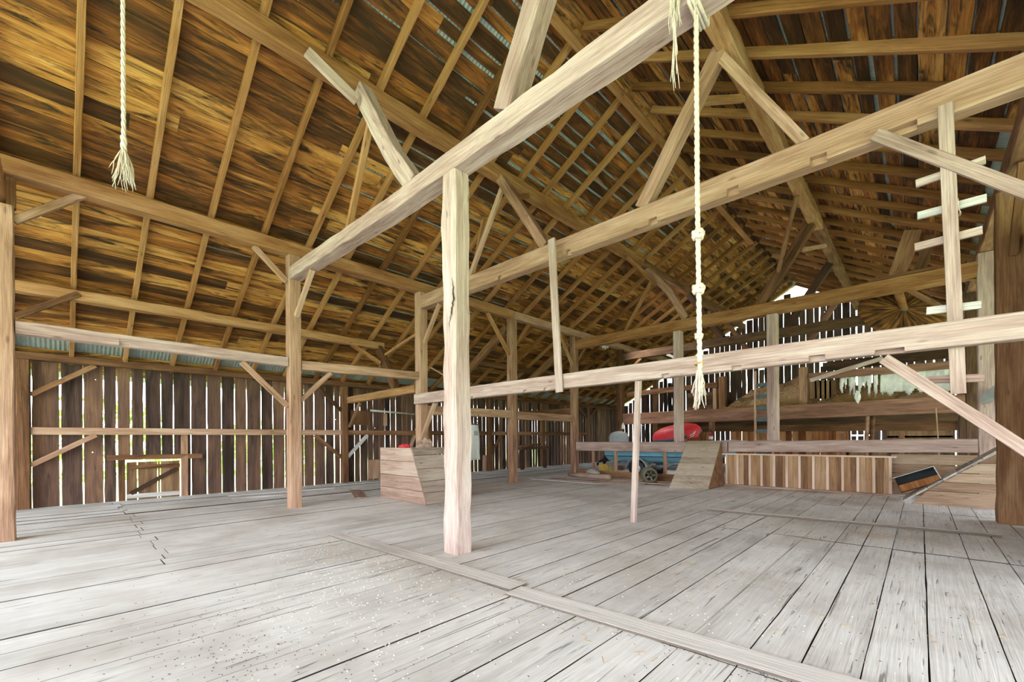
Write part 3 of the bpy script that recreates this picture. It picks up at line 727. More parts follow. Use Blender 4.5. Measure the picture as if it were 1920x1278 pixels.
# sloped grey walkway with boarded side, right
Wk = empty('walkway', (.4, 13.25, 0), 'sloped grey board walkway rising to the right towards the pale split post', 'ramp')
def LW(p): return Vector(p) - Vector(Wk.location)
x0, x1, z1 = -.28, 1.28, 1.32; sl = (z1 - .06) / (x1 - x0); zr = lambda x: .06 + (x - x0) * sl
Vd = Vector((1, 0, sl)).normalized(); Vn = Vector((-sl, 0, 1)).normalized(); LS = (Vector((x1, 0, z1)) - Vector((x0, 0, .06))).length
sp = []; d = 0
while d < LS - .05:
    wd = U(.2, .34); wd = min(wd, LS - d)
    sp.append((LW(Vector((x0, 13.0 + U(-.015, .015), .02)) + Vd * d), (0, .95, 0), Vd * (wd - .012), Vn * .035, 3)); d += wd
boards('walk_boards', sp, M['greyY'], Wk, jit=.004)
V, F = [], []
for z0, zt in ((.0, .3), (.31, .5), (.51, .7), (.71, .9), (.91, 1.15)):
    xa = max(x0 + .12, x0 + (z0 - .02) / sl + .03); xb = max(xa + .01, x0 + (zt - .02) / sl + .03); k = len(V); y = 13.0 if z0 == 0 else 13.06
    q = [(xa, y, z0), (1.4, y, z0), (1.4, y, zt - .008), (min(xb, 1.38), y, zt - .008)]
    V += [LW(p) for p in q] + [LW((p[0], p[1] + .03, p[2])) for p in q]
    F += [(k, k+1, k+2, k+3), (k+7, k+6, k+5, k+4), (k, k+4, k+5, k+1), (k+1, k+5, k+6, k+2), (k+2, k+6, k+7, k+3), (k+3, k+7, k+4, k)]
link('side_boards', V, F, M['plankH'], Wk)

# tilted open crate on the walkway
Cr = empty('crate', Vector((.0, 13.36, .42)) , 'tilted open crate with a black inside and an orange board, on the walkway foot', 'crate')
Cr.rotation_euler = (0, -math.atan(sl) * .62, 0); Cr.location = Vector((-.33, 13.42, zr(-.2) + .045))
l, hh, dp, t = .76, .36, .3, .02
box('bottom', (0, 0, 0), (l, dp, t), M['dark'], Cr); box('top', (0, 0, hh), (l, dp, hh + t), M['grey'], Cr)
box('end_board', (0, 0, t), (t, dp, hh), M['brown'], Cr); box('end_board', (l - t, 0, t), (l, dp, hh), M['grey'], Cr)
box('back', (t, dp - t, t), (l - t, dp, hh), M['crate_in'], Cr)
tag(tim('divider', [Vector((t + .005, .03, .1)), Vector((l - t - .005, .03, .1))], .02, .15, M['orange'], rough=.002, parent=None), 'orange board')
C.objects[-1].parent = Cr

# low stud frame under the left rail beam
for px, lab in ((1113, 'left stud under the knee high rail beam, near the log'), (1155, 'middle stud under the knee high rail beam'), (1247, 'right stud under the knee high rail beam, beside the iron blower')):
    p = at(px, 870, Y=14.4); tim('stud', [(p.x, 14.4, 0), (p.x, 14.4, .985)], .1, .1, M['tan'], lab, 'post', 'studs under the rail beam', .004, up=(0, 1, 0))
tim('kick_board', [(-9.95, 14.31, .13), (-5.55, 14.31, .12)], .04, .24, M['brown'], 'kick board on the floor under the knee high rail beam', 'board', None, .004)

# blue boat on its trailer
BY = 16.0
Bo = empty('boat', (-9.3, BY, .52), 'small blue motor boat behind the knee high rail beam', 'boat')
def hull_sec(t):
    wd = .78 * (1 - max(0, (t - .55) / .45) ** 2.2); keel = .0 + .42 * max(0, (t - .6) / .4) ** 2; top = .66 + .16 * t
    return [(-wd, top), (-wd * .97, top - .22), (-wd * .9, .26 + keel * .8), (-wd * .55, .08 + keel), (0, keel), (wd * .55, .08 + keel), (wd * .9, .26 + keel * .8), (wd * .97, top - .22), (wd, top)]
V, F = [], []; ns = 22; LB = 4.7
for i in range(ns + 1):
    t = i / ns
    for (a, b) in hull_sec(t): V.append((LB * t, a, b))
for i in range(ns):
    for j in range(8): k = i * 9 + j; F.append((k, k + 9, k + 10, k + 1))
F.append(tuple(range(9)))
link('hull', V, F, M['blue'], Bo, smooth=False)
for s in (-1, 1):
    tube('rub_rail', [(LB * i / 20, s * (hull_sec(i / 20)[8][0] + .015), hull_sec(i / 20)[8][1]) for i in range(21)], .03, M['bluedk'], Bo)
    tube('chine_strip', [(LB * i / 20, s * (hull_sec(i / 20)[6][0] + .012), hull_sec(i / 20)[6][1]) for i in range(18)], .016, M['bluedk'], Bo)
V = []; F = []
for i in range(ns + 1):
    t = i / ns; sct = hull_sec(t)
    for k in range(7):
        f = -1 + k / 3; V.append((LB * t, f * sct[8][0] * .97, sct[8][1] + .05 * (1 - f * f) + .03 * noise.noise(Vector((t * 9, k, 0)))))
for i in range(ns):
    for k in range(6): q = i * 7 + k; F.append((q, q + 7, q + 8, q + 1))
link('cover', V, F, M['tarp'], Bo, smooth=True)
mo = link('motor_cowl', *lathe_vf([(0.0, .0), (.28, .0), (.32, .12), (.32, .3), (.26, .45), (.1, .52), (0, .53)], 20, Matrix.Translation((.35, -.2, .72)) @ Matrix.Diagonal((1.35, .8, 1, 1))), M['cowl'], Bo, True)
tube('motor_leg', [(-.05, -.2, .8), (-.16, -.2, .45), (-.28, -.2, .12), (-.34, -.2, -.08)], [.1, .09, .08, .06], M['black'], Bo)
V, F = tube_vf([(-.6, -.2, -.02), (-.3, -.2, .06), (.0, -.2, .16)], [.03, .1, .05])
link('gearcase', V, F, M['black'], Bo, True)
pr = []
for k in range(3):
    a = k * 2.094; c = Vector((-.62, -.2 + .1 * math.cos(a), -.03 + .1 * math.sin(a))); e = Vector((.04, -.06 * math.sin(a), .06 * math.cos(a))); r = Vector((0, math.cos(a), math.sin(a))) * .09
    pr.append((c - r, c + e, c + r, c - e))
link('propeller', [p for q in pr for p in q], [(0, 1, 2, 3), (4, 5, 6, 7), (8, 9, 10, 11)], M['black'], Bo)
tube('mooring_line', [(1.35, -.8, .72), (1.36, -.82, .3), (1.38, -.74, -.02)], .012, M['black'], Bo)
Tr = empty('boat_trailer', (-7.3, BY, 0), 'steel trailer with a fendered wheel under the blue boat', 'trailer')
for y in (-.5, .5): tube('frame_rail', [(-2.0, y, .42), (2.2, y, .42), (3.2, y * .3, .45)], .045, M['steel'], Tr)
tube('axle', [(-.45, -.95, .33), (-.45, .95, .33)], .035, M['steel'], Tr)
for y in (-.95, .95):
    Mw = Matrix.Translation((-.45, y, .33)) @ Matrix.Rotation(math.pi / 2, 4, 'X')
    wv = link('wheel', *lathe_vf([(.17, -.1), (.3, -.1), (.33, -.05), (.33, .05), (.3, .1), (.17, .1)], 28, Mw), M['black'], Tr, True)
    link('hub', *lathe_vf([(0, -.07), (.1, -.07), (.17, -.1), (.17, .1), (.1, .07), (0, .07)], 20, Mw), M['steel'], wv, True)
    V, F = [], []
    for i in range(13):
        a = math.pi * (i / 12)
        for yy in (-.14, .14): V.append((-.45 + .42 * math.cos(a), y + yy, .33 + .4 * math.sin(a)))
    F = [(2 * i, 2 * i + 1, 2 * i + 3, 2 * i + 2) for i in range(12)]
    fo = link('fender', V, F, M['steel'], Tr, True); md = fo.modifiers.new('s', 'SOLIDIFY'); md.thickness = .02
for x in (-1.6, .5, 1.9): tube('cross_bar', [(x, -.5, .46), (x, 0, .5), (x, .5, .46)], .03, M['steel'], Tr)

# red towable tube on the boat, grey tarp beside it
tc_ = at(1269, 818, Y=15.7)
Tu = empty('towable_tube', (tc_.x, 15.75, 1.47), 'red inflatable tube with a slate blue rim lying on the boat', 'tube')
Tu.rotation_euler = (math.radians(16), math.radians(-9), 0)
def cushion(prof): return lathe_vf(prof, 36, Matrix.Diagonal((1, .62, 1, 1)))
link('top_cover', *cushion([(.90, .14), (.88, .24), (.78, .36), (.55, .45), (.25, .47), (0, .46)]), M['redfab'], Tu, True)
link('rim', *cushion([(0, .0), (.6, .0), (.84, .03), (.92, .08), (.90, .14)]), M['navy'], Tu, True)
fl = link('side_flap', [(.55, -.56, .02), (.9, -.44, .02), (.98, -.4, .2), (.86, -.5, .3), (.6, -.6, .12)], [(0, 1, 2, 3, 4)], M['redfab'], Tu)
md = fl.modifiers.new('s', 'SOLIDIFY'); md.thickness = .015
for a, b in (((.66, -.585, .07), (.8, -.55, .12)), ((.7, -.6, .14), (.84, -.53, .2)), ((.76, -.57, .08), (.88, -.5, .22)), ((.83, -.545, .22), (.9, -.49, .25))):
    tube('white_lettering', [a, b], .012, M['white'], Tu, 6)
crumple('tarp', (-4.75, 15.7, 1.25), (.95, .5, .14), M['tarp'], 'grey tarp bunched up behind the rail beam, right of the red tube', 'tarp', 5.5, 4, .3)
crumple('tarp', (-3.55, 15.6, 1.27), (.5, .4, .13), M['tarp'], 'smaller grey tarp heap behind the rail beam at the foot of the ladder post', 'tarp', 2.2, 4, .3)
box_y = box('fuel_can', (-9.75, 15.55, 0), (-9.3, 15.85, .42), M['yellow']); tag(box_y, 'yellow container on the floor under the stern of the boat', 'container')
tube('spout', [(-9.6, 15.7, .42), (-9.6, 15.7, .5)], .04, M['black'], box_y)

# iron blower, stone, log and loose boards in front of the rail frame
Bw = empty('blower', (-6.55, 13.5, 0), 'round rusty iron blower on the floor before the rail frame', 'machine')
Mb = Matrix.Translation((0, 0, .27)) @ Matrix.Rotation(math.radians(38), 4, 'Z') @ Matrix.Rotation(math.pi / 2, 4, 'X')
link('housing', *lathe_vf([(.17, .26), (.23, .26), (.25, .22), (.25, -.2), (.2, -.26), (0, -.26)], 28, Mb), M['iron'], Bw, True)
V, F = [], []
for k in range(5):
    a = k * 1.2566; r = Vector((math.cos(a), math.sin(a), 0)); s = Vector((-math.sin(a), math.cos(a), 0)) * .03; b = len(V)
    V += [Mb @ (r * .03 - s + Vector((0, 0, .2))), Mb @ (r * .03 + s + Vector((0, 0, .23))), Mb @ (r * .17 + s + Vector((0, 0, .23))), Mb @ (r * .17 - s + Vector((0, 0, .2)))]; F.append((b, b + 1, b + 2, b + 3))
link('fan', V, F, M['iron'], Bw); link('fan_hub', *lathe_vf([(0, .25), (.04, .24), (.05, .1)], 12, Mb), M['black'], Bw, True)
V, F = bx((-.22, -.16, 0), (.2, .18, .05)); link('foot', V, F, M['iron'], Bw)
tube('shaft', [Mb @ Vector((0, 0, -.25)), Mb @ Vector((0, 0, -.45))], .06, M['iron'], Bw)
tube('bracket', [(-.02, .05, .5), (.08, .1, .62), (.2, .12, .6)], .045, M['iron'], Bw)
lg = tube('log', [(-9.9, 13.65, .1), (-9.2, 13.55, .11), (-8.55, 13.5, .1), (-7.95, 13.42, .11)], [.07, .1, .09, .1], M['bin'], n=12); tag(lg, 'pale log lying on the floor before the kick board', 'log')
crumple('stone', (-8.95, 13.85, .16), (.3, .2, .18), M['stone'], 'pale grey stone behind the log by the rail frame', 'stone', 1.2, 3, .2)
def plank(p, q, w, mat, lab, t=.02, z=0.0, group=None):
    p, q = Vector((p[0], p[1], z + t / 2 + .004)), Vector((q[0], q[1], z + t / 2 + .004))
    return tim('floor_plank', [p, q], w, t, mat, lab, 'board', group, .002, step=.25)
G = M['grey']
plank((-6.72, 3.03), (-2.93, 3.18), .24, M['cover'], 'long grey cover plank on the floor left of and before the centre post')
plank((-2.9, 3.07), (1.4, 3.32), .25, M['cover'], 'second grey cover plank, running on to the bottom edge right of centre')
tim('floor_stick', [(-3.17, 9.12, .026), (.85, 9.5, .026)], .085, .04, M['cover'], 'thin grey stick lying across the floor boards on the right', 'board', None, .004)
plank((-12.1, 6.05), (-10.4, 5.35), .3, M['bin'], 'loose short plank on the floor left of the bin')
plank((-13.6, 3.2), (-13.2, 5.9), .18, G, 'loose grey board on the floor behind the pale hewn post')
plank((-12.9, 3.1), (-12.6, 4.4), .1, G, 'narrow loose board on the floor left of the pale hewn post')
plank((-14.1, 6.2), (-13.9, 9.4), .25, G, 'loose grey board along the siding behind the bin')
plank((-9.9, 12.5), (-6.4, 13.0), .3, M['bin'], 'loose board on the floor in front of the pale log', z=.0)
plank((-10.4, 12.1), (-7.6, 12.15), .28, G, 'grey loose board lying nearest in front of the pale log')
plank((-7.9, 12.75), (-5.7, 13.05), .16, M['tan'], 'narrow tan board on the floor before the iron blower', z=.035)

# apron hung from the girt
Ap = empty('apron', (-9.97, 8.84, 1.93), 'grey white apron hanging from the girt behind the centre post', 'apron')
V, F = [], []
for i in range(15):
    t = i / 14; z = .02 - 1.1 * t; hw = .19 + .045 * min(1, max(0, (t - .0) / .3)) if t < .35 else .235 + .02 * t
    for k in range(9):
        f = -1 + k / 4; V.append((.03 * math.cos(f * 2.2 + t * 2) + .02 * noise.noise(Vector((f * 2, t * 3, 1))), f * hw, z))
for i in range(14):
    for k in range(8): q = i * 9 + k; F.append((q, q + 1, q + 10, q + 9))
cl = link('cloth', V, F, M['cloth'], Ap, True); md = cl.modifiers.new('s', 'SOLIDIFY'); md.thickness = .006
for s in (-1, 1): tube('strap', [(0, s * .17, .01), (-.01, s * .12, .12), (-.02, s * (.22 if s > 0 else .2), .33)], .008, M['dark'], Ap, 6)
tube('hem_band', [(.035, -.18, .015), (.05, 0, .02), (.035, .18, .015)], .018, M['bluedk'], Ap, 6)
def ring(name, c, ry, rz, mat, parent, rad=.006):
    return tube(name, [(c[0], c[1] + ry * math.cos(a * .3142), c[2] + rz * math.sin(a * .3142)) for a in range(21)], rad, mat, parent, 5)
ring('printed_emblem', (.045, .04, -.24), .07, .05, M['ink'], Ap)
tube('printed_emblem', [(.047, -.03, -.31), (.047, .11, -.31)], .008, M['ink'], Ap, 5); tube('printed_emblem', [(.047, -.02, -.25), (.047, .02, -.21), (.047, .06, -.26), (.047, .1, -.22)], .007, M['ink'], Ap, 5)

# ropes
def strand_rope(name, path, r, mat, parent=None):
    """three-strand laid rope"""
    V, F = [], []; path = [Vector(p) for p in path]; d = path[-1] - path[0]; L = d.length; n = int(L / .02)
    acc = [0]
    for a, b in zip(path, path[1:]): acc.append(acc[-1] + (b - a).length)
    def pt(s):
        for i in range(len(path) - 1):
            if s <= acc[i + 1] + 1e-6: return path[i].lerp(path[i + 1], (s - acc[i]) / max(1e-6, acc[i + 1] - acc[i]))
        return path[-1]
    for k in range(3):
        pp = []
        for i in range(n + 1):
            s = acc[-1] * i / n; a = s / .016 * .55 + k * 2.094; pp.append(pt(s) + Vector((math.cos(a), math.sin(a), 0)) * r * .48)
        tube_vf(pp, r * .56, 6, V, F)
    return link(name, V, F, mat, parent, True)
def fray(name, c, L, spread, n, mat, parent=None, r=.0035):
    V, F = [], []
    for i in range(n):
        a = U(0, 6.28); s = spread * math.sqrt(U(0, 1)); ln = L * U(.6, 1.05); e = Vector((math.cos(a) * s, math.sin(a) * s, -ln)); ph = U(0, 6)
        pp = []
        for k in range(6):
            t = k / 5; pp.append(Vector(c) + Vector((e.x * t ** .7, e.y * t ** .7, e.z * t)) + Vector((math.sin(ph + t * 7), math.cos(ph * 2 + t * 6), 0)) * .012 * t)
        tube_vf(pp, [r * 1.3, r * 1.2, r, r, r * .9, r * .5], 4, V, F)
    return link(name, V, F, mat, parent, True)
def knot(name, c, r, mat, parent):
    V, F = [], []
    for s in (0, 1):
        pp = [Vector(c) + Vector(((r * 1.5 + .3 * r * math.cos(3 * a)) * math.cos(2 * a + s), (r * 1.5 + .3 * r * math.cos(3 * a)) * math.sin(2 * a + s), r * 1.2 * math.sin(3 * a + s))) for a in [k * .2618 for k in range(25)]]
        tube_vf(pp, r * .85, 7, V, F)
    return link(name, V, F, mat, parent, True)
rb = at(232, 258, X=-4.55)
Ro = empty('rope', (rb.x, rb.y, 8.7), 'hemp rope with a frayed end hanging at the upper left', 'rope')
strand_rope('rope_line', [(0, 0, 0), (.01, 0, -2.5), (0, 0, rb.z - 8.7)], .0155, M['rope'], Ro)
strand_rope('loose_lay', [(0, 0, rb.z - 8.7 + .01), (-.006, 0, rb.z - 8.7 - .1)], .022, M['rope'], Ro)
fray('frayed_end', (0, 0, rb.z - 8.7 - .08), .33, .085, 46, M['rope'], Ro)
r1, r2 = at(1305, 36, Y=3.66), at(1312, 690, Y=3.66)
Ro = empty('rope', (r1.x, 3.66, 5.02), 'long knotted rope hanging from the near tie beam in front of the notched one', 'rope')
zt = 5.02
strand_rope('rope_line', [(0, 0, 0), (.0, 0, -1.5), (.01, 0, r2.z - zt)], .021, M['rope'], Ro)
for py in (440, 542, 630):
    p = at(1309, py, Y=3.66); knot('knot', (.005, 0, p.z - zt), .021 if py < 600 else .014, M['rope'], Ro)
tube('whipping', [(.03 * math.cos(a * .5), .03 * math.sin(a * .5), r2.z - zt + .02 + a * .0022) for a in range(16)], .008, M['straw'], Ro, 5)
fray('frayed_end', (.01, 0, r2.z - zt + .02), .34, .06, 34, M['rope'], Ro, .005)
for dz in (0, .03, .06):
    tube('rope_wrap', [Vector((.07 * dz * 8, -.155, .0)) + Vector((dz, 0, -.005)), (dz, -.155, .28), (dz - .02, .155, .28), (dz - .02, .155, -.03), (dz, -.15, -.03), (.07 * dz * 8 + dz, -.155, 0)], .016, M['rope'], Ro, 6)
hk = at(1268, 10, Y=3.5)
Hk = empty('twine_hank', (hk.x, 3.48, 5.16), 'hank of straw coloured twine hanging on the near tie beam, left of the knotted rope', 'twine')
fray('twine_strands', (0, -.02, .06), .42, .05, 60, M['rope'], Hk, .004)
fray('twine_tail', (.0, -.02, -.2), .62, .025, 10, M['rope'], Hk, .004)
fray('twine_tail', (.16, .0, -.12), .38, .012, 3, M['rope'], Hk, .004)

# peg ladder: one pole with rungs nailed behind it
Pl = empty('peg_ladder', (.26, 6.88, 1.9), 'peg ladder, one upright pole with short rungs, at the right', 'ladder')
def LL(p): return Vector(p) - Vector(Pl.location)
p1, p2 = at(1772, 197, Y=6.88), at(1797, 738, Y=6.93)
bar('pole', LL(p1), LL(p2), .055, .125, M['pale'], Pl, .003, up=(1, 0, 0))
for (a, b), mt in zip((((1717, 345), (1848, 300)), ((1720, 405), (1850, 371)), ((1715, 464), (1842, 431)), ((1737, 583), (1840, 571)), ((1740, 712), (1845, 708))), ('pale', 'grey', 'pale', 'white', 'pale')):
    q1, q2 = at(*a, Y=6.965), at(*b, Y=6.965)
    bar('rung', LL(q1), LL(q2), .035, .085, M['grey'] if mt != 'pale' else M['pale'], Pl, .003)
Tw = empty('twine', at(1796, 385, Y=6.9), 'bit of white twine tied on the second rung of the peg ladder', 'twine')
fray('twine_ends', (0, 0, .03), .15, .04, 6, M['rope'], Tw, .004)
tube('twine_loop', [(.0, -.03, .06), (.0, -.035, -.0), (.0, .06, -.02), (.0, .1, .06), (0, .03, .09), (0, -.03, .06)], .006, M['rope'], Tw, 5)

# ------------------------------------------------------------------ hay loft and the space under it
tim('loft_beam', [(-9.98, 18.1, 2.36), (-4.5, 18.1, 2.36), (.94, 18.1, 2.42)], .28, .5, M['red'], 'deep red brown beam along the front of the hay loft', 'beam', None, .016)
for i, x in enumerate((-9.0, -8.1, -7.2, -6.3, -5.4, -4.5, -3.6, -2.75, -1.9, -1.05, -.2, .5)):
    o = tube('loft_joist', [(x, 18.28, 2.42), (x + U(-.04, .04), 20.0, 2.44), (x + U(-.03, .03), 21.64, 2.42)], .075, M['tan'], n=10)
    tag(o, 'round pole joist under the loft floor, %s from the left' % ORD[i], 'joist', 'round loft joists')
sp = []
x = -9.9
while x < .95:
    w_ = U(.2, .3); sp.append(((x, 18.27, 2.52), (0, 3.5, 0), (w_ - .006, 0, 0), (0, 0, .03), 4)); x += w_
lf = boards('loft_floor', sp, M['dark']); tag(lf, 'board floor of the hay loft, over the round joists', 'loft floor')
tim('loft_beam', [(-10.0, 21.8, 2.2), (.95, 21.8, 2.2)], .22, .4, M['dark'], 'dark back beam under the hay loft', 'beam', None, .012)
tim('loft_beam', [(-10.0, 21.9, 1.96), (.95, 21.9, 1.84)], .16, .34, M['brown'], 'low dusky header beam at the back under the hay loft', 'beam', None, .012)
# back partition with orange board doors
sp = []; x = -9.8
while x < -2.2:
    w_ = U(.2, .32)
    if not (-7.6 < x < -6.75): sp.append(((x, 22.2, 0), (0, 0, 1.82), (w_ - U(.006, .03), 0, 0), (0, .025, 0), 4))
    x += w_
tag(boards('board_partition', sp, M['orange']), 'orange brown board partition at the back under the loft, beside the bright opening', 'partition')
sp = [((-2.2, 22.2, z), (1.25, 0, 0), (0, 0, .29), (0, .025, 0), 4) for z in (0, .3, .6)] + [((-.95, 22.2, z), (1.8, 0, 0), (0, 0, .29), (0, .025, 0), 4) for z in (0, .3, .6, .9, 1.2, 1.42)]
tag(boards('board_partition', sp, M['rwall']), 'dark horizontal board partition at the back under the loft, on the right', 'partition')
for px, lab, mat, w_ in ((1579, 'first stud at the back under the loft, right of the ladder post', 'brown', .16), (1690, 'stud right of the slits of light at the back under the loft', 'brown', .16)):
    p = at(px, 815, Y=21.6); tim('stud', [(p.x, 21.65, 0), (p.x, 21.65, 1.62)], w_, w_, M[mat], lab, 'post', 'studs under the loft', .006, up=(0, 1, 0))
for px, lab in ((1626, 'crooked pole under the loft beam, left of a close pair'), (1636, 'crooked pole under the loft beam, right of a close pair')):
    p = at(px, 800, Y=18.6); o = tube('pole', [(p.x, 18.6, 0), (p.x - .03, 18.6, 1.2), (p.x + .02, 18.6, 2.36)], .06, M['tan' if px < 1630 else 'brown'], n=10); tag(o, lab, 'pole')
p = at(1759, 800, Y=17.5); tim('stick', [(p.x + .05, 17.5, 0), (p.x - .03, 17.9, 2.3)], .03, .03, M['tan'], 'thin pale stick leaning under the loft beam at the right', 'stick', None, .002, up=(0, 1, 0))
# loft ladder
q = at(1415, 750, Y=17.55)
Ld = empty('ladder', (q.x, 17.55, 0), 'wooden ladder with slate blue rungs up to the loft', 'ladder')
bar('stile', (0, 0, 0), (0, .12, 3.9), .06, .1, M['tan'], Ld, .003, up=(0, 1, 0)); bar('stile', (.56, 0, 0), (.56, .12, 3.9), .06, .1, M['tan'], Ld, .003, up=(0, 1, 0))
for i in range(8): z = .42 + .42 * i; bar('rung', (.03, z * .031, z + .02), (.53, z * .031, z + .02), .05, .14, M['rungblue'], Ld, .001)
# loft front posts, rails and boards
def lp(px, py, Y=18.1): return at(px, py, Y=Y)
a = lp(1352, 757); tim('loft_post', [(a.x, 18.3, 2.56), (a.x, 18.3, 3.9)], .24, .22, M['brown'], 'stub post on the loft, left of the hay heap', 'post', 'loft stub posts', .008, up=(0, 1, 0))
a = lp(1504, 745); tim('loft_post', [(a.x, 18.3, 2.56), (a.x, 18.3, 3.95)], .24, .2, M['tan'], 'stub post on the loft, right of the hay heap', 'post', 'loft stub posts', .008, up=(0, 1, 0))
tim('loft_rail', [(-9.9, 18.3, 3.5), (-5.9, 18.3, 3.6)], .12, .22, M['brown'], 'brown rail across the left part of the loft front', 'board', 'loft rails', .008)
tim('loft_rail', [(-2.85, 18.3, 3.6), (.94, 18.3, 3.6)], .1, .24, M['red'], 'red brown rail above the torn white film on the loft', 'board', 'loft rails', .01)
tim('loft_rail', [(-2.5, 18.7, 3.95), (.94, 18.7, 4.0)], .1, .3, M['dark'], 'upper dark rail of the loft at the right', 'board', 'loft rails', .01)
for px, lab in ((1301, 'left short stud of the loft front frame'), (1337, 'right short stud of the loft front frame')):
    a = lp(px, 740); tim('stud', [(a.x, 18.32, 2.6), (a.x, 18.32, 3.48)], .14, .1, M['tan'], lab, 'post', 'short loft studs', .006, up=(0, 1, 0))
tim('board', [lp(1519, 713, 18.05), lp(1656, 671, 18.05)], .03, .13, M['pale'], 'pale loose board slanting across the loft front', 'board', None, .004)
sp = []
for i in range(5):
    a = lp(1519 + i * 9, 745, 18.45); sp.append((a + Vector((0, 0, -.05)), (0, 0, .65), (.19, 0, 0), (0, .02, 0), 4))
tag(boards('loft_boards', sp, M['rwall']), 'grey upright boards on the loft, left of the torn white film', 'boards')
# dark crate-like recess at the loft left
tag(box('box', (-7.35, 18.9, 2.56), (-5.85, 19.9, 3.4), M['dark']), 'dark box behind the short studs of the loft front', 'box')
# hay
def heap(name, x0, x1, y0, y1, base, hfun, mat, label, nx=70, ny=36):
    V, F = [], []
    for i in range(nx + 1):
        for j in range(ny + 1):
            x = x0 + (x1 - x0) * i / nx; y = y0 + (y1 - y0) * j / ny
            e = min(1, min(i, nx - i) / 6, min(j, ny - j) / 4)
            nz = noise.noise(Vector((x * 1.5, y * 1.5, 0))) * .25 + noise.noise(Vector((x * 5, y * 7, 2))) * .1 + noise.noise(Vector((x * 14, y * 14, 5))) * .045
            V.append((x, y, base + max(0, e * (hfun((x - x0) / (x1 - x0), (y - y0) / (y1 - y0)) + nz))))
    for i in range(nx):
        for j in range(ny): k = i * (ny + 1) + j; F.append((k, k + ny + 1, k + ny + 2, k + 1))
    return tag(link(name, V, F, mat, None, False, loc=((x0 + x1) / 2, (y0 + y1) / 2, base)), label, 'hay', None, 'stuff')
heap('hay', -5.75, -2.95, 18.35, 21.4, 2.56, lambda u, v: .15 + .6 * u + .75 * v, M['hay'], 'hay heap on the loft between the two stub posts')
heap('hay', -2.85, .85, 18.75, 21.4, 2.56, lambda u, v: .2 + .75 * v, M['hay'], 'hay heaped behind the torn white film on the right of the loft')
def straw(name, spots, n, mat, label, cat, lmin=.06, lmax=.2, r=.003, zj=.0, kind='stuff', flat=False):
    V, F = [], []
    for k in range(n):
        (x, y, z, sx_, sy_, sz_) = spots[RNG.randrange(len(spots))]
        c = Vector((RNG.gauss(x, sx_), RNG.gauss(y, sy_), z + abs(RNG.gauss(0, sz_)) if sz_ else z)); a = U(0, 6.28); l_ = U(lmin, lmax)
        d = Vector((math.cos(a), math.sin(a), 0 if flat else U(-.5, .5))).normalized() * l_ / 2; s = Vector((-math.sin(a), math.cos(a), 0)) * r; b = len(V)
        h = Vector((0, 0, r)); V += [c - d - s, c + d - s, c + d + s, c - d + s, c + h * 1.5]; F += [(b, b + 1, b + 4), (b + 1, b + 2, b + 4), (b + 2, b + 3, b + 4), (b + 3, b, b + 4)]
    return tag(link(name, V, F, mat), label, cat, None, kind)
straw('straw', [(-4.4, 18.3, 2.62, .7, .12, .06), (-5.2, 18.25, 2.6, .3, .1, .04), (-3.4, 18.3, 2.65, .3, .1, .1)], 1500, M['straw'], 'straw spilling over the loft beam between the stub posts', 'straw', .1, .3, .004)
a = lp(1600, 735)
straw('straw', [(a.x, 18.2, 2.66, .22, .1, .12), (a.x + .5, 18.3, 2.66, .25, .1, .1), (a.x - .35, 18.2, 2.62, .12, .1, .1)], 1600, M['straw'], 'orange straw clump under the torn white film on the loft', 'straw', .08, .24, .004)
# torn white film behind the red brown rail
def film(name, x0, x1, y, z0, z1, label, tear, seed):
    V, F = [], []; nx, nz = 46, 12
    for i in range(nx + 1):
        for j in range(nz + 1):
            x = x0 + (x1 - x0) * i / nx; z = z0 + (z1 - z0) * j / nz
            V.append((x, y + .09 * noise.noise(Vector((x * 3 + seed, z * 2, 0))) + .05 * noise.noise(Vector((x * 11, z * 4, seed))), z + .04 * noise.noise(Vector((x * 6, seed, 0)))))
    for i in range(nx):
        for j in range(nz):
            if j < nz * tear * max(0, noise.noise(Vector((i * .27, seed, 0))) + .35): continue
            k = i * (nz + 1) + j; F.append((k, k + nz + 1, k + nz + 2, k + 1))
    o = link(name, V, F, M['film'], None, True); md = o.modifiers.new('s', 'SOLIDIFY'); md.thickness = .006
    return tag(o, label, 'sheet')
film('plastic_film', -.95, .9, 18.55, 2.78, 3.55, 'smooth white plastic film on the loft at the right', .25, 4.0)
film('plastic_film', -2.0, -1.0, 18.45, 2.68, 3.52, 'torn hanging white plastic film on the loft above the straw clump', 1.3, 9.0)
crumple('plastic_scrap', lp(1608, 743, 17.92), (.07, .03, .17), M['film'], 'scrap of white film hanging over the loft beam', 'scrap', 7.7, 3, .6)

# fire extinguisher and its post, small things
q = at(1333, 814, Y=17.85)
tim('stud', [(q.x - .02, 18.02, 0), (q.x - .02, 18.02, 2.1)], .2, .14, M['brown'], 'post under the loft beam carrying the fire extinguisher', 'post', None, .008, up=(0, 1, 0))
Ex = empty('fire_extinguisher', (q.x, 17.85, 1.26), 'red fire extinguisher hanging under the loft, right of the red tube', 'fire extinguisher')
link('cylinder', *lathe_vf([(0, 0), (.075, 0), (.08, .03), (.08, .34), (.06, .4), (.025, .43), (.025, .46)], 20), M['exting'], Ex, True)
link('label_sticker', *lathe_vf([(.0815, .15), (.0815, .27)], 20), M['white'], Ex, True)
tube('handle', [(-.02, 0, .46), (.02, -.03, .52), (.04, -.1, .54)], .016, M['black'], Ex, 6); tube('hose', [(.03, 0, .47), (.11, 0, .42), (.12, 0, .25), (.1, 0, .12)], .012, M['black'], Ex, 6)
q = at(1168, 797, Y=17.9)
Bt = empty('bottle', (q.x, 17.9, q.z - .17), 'small white bottle hanging on the dark post left of the loft', 'bottle')
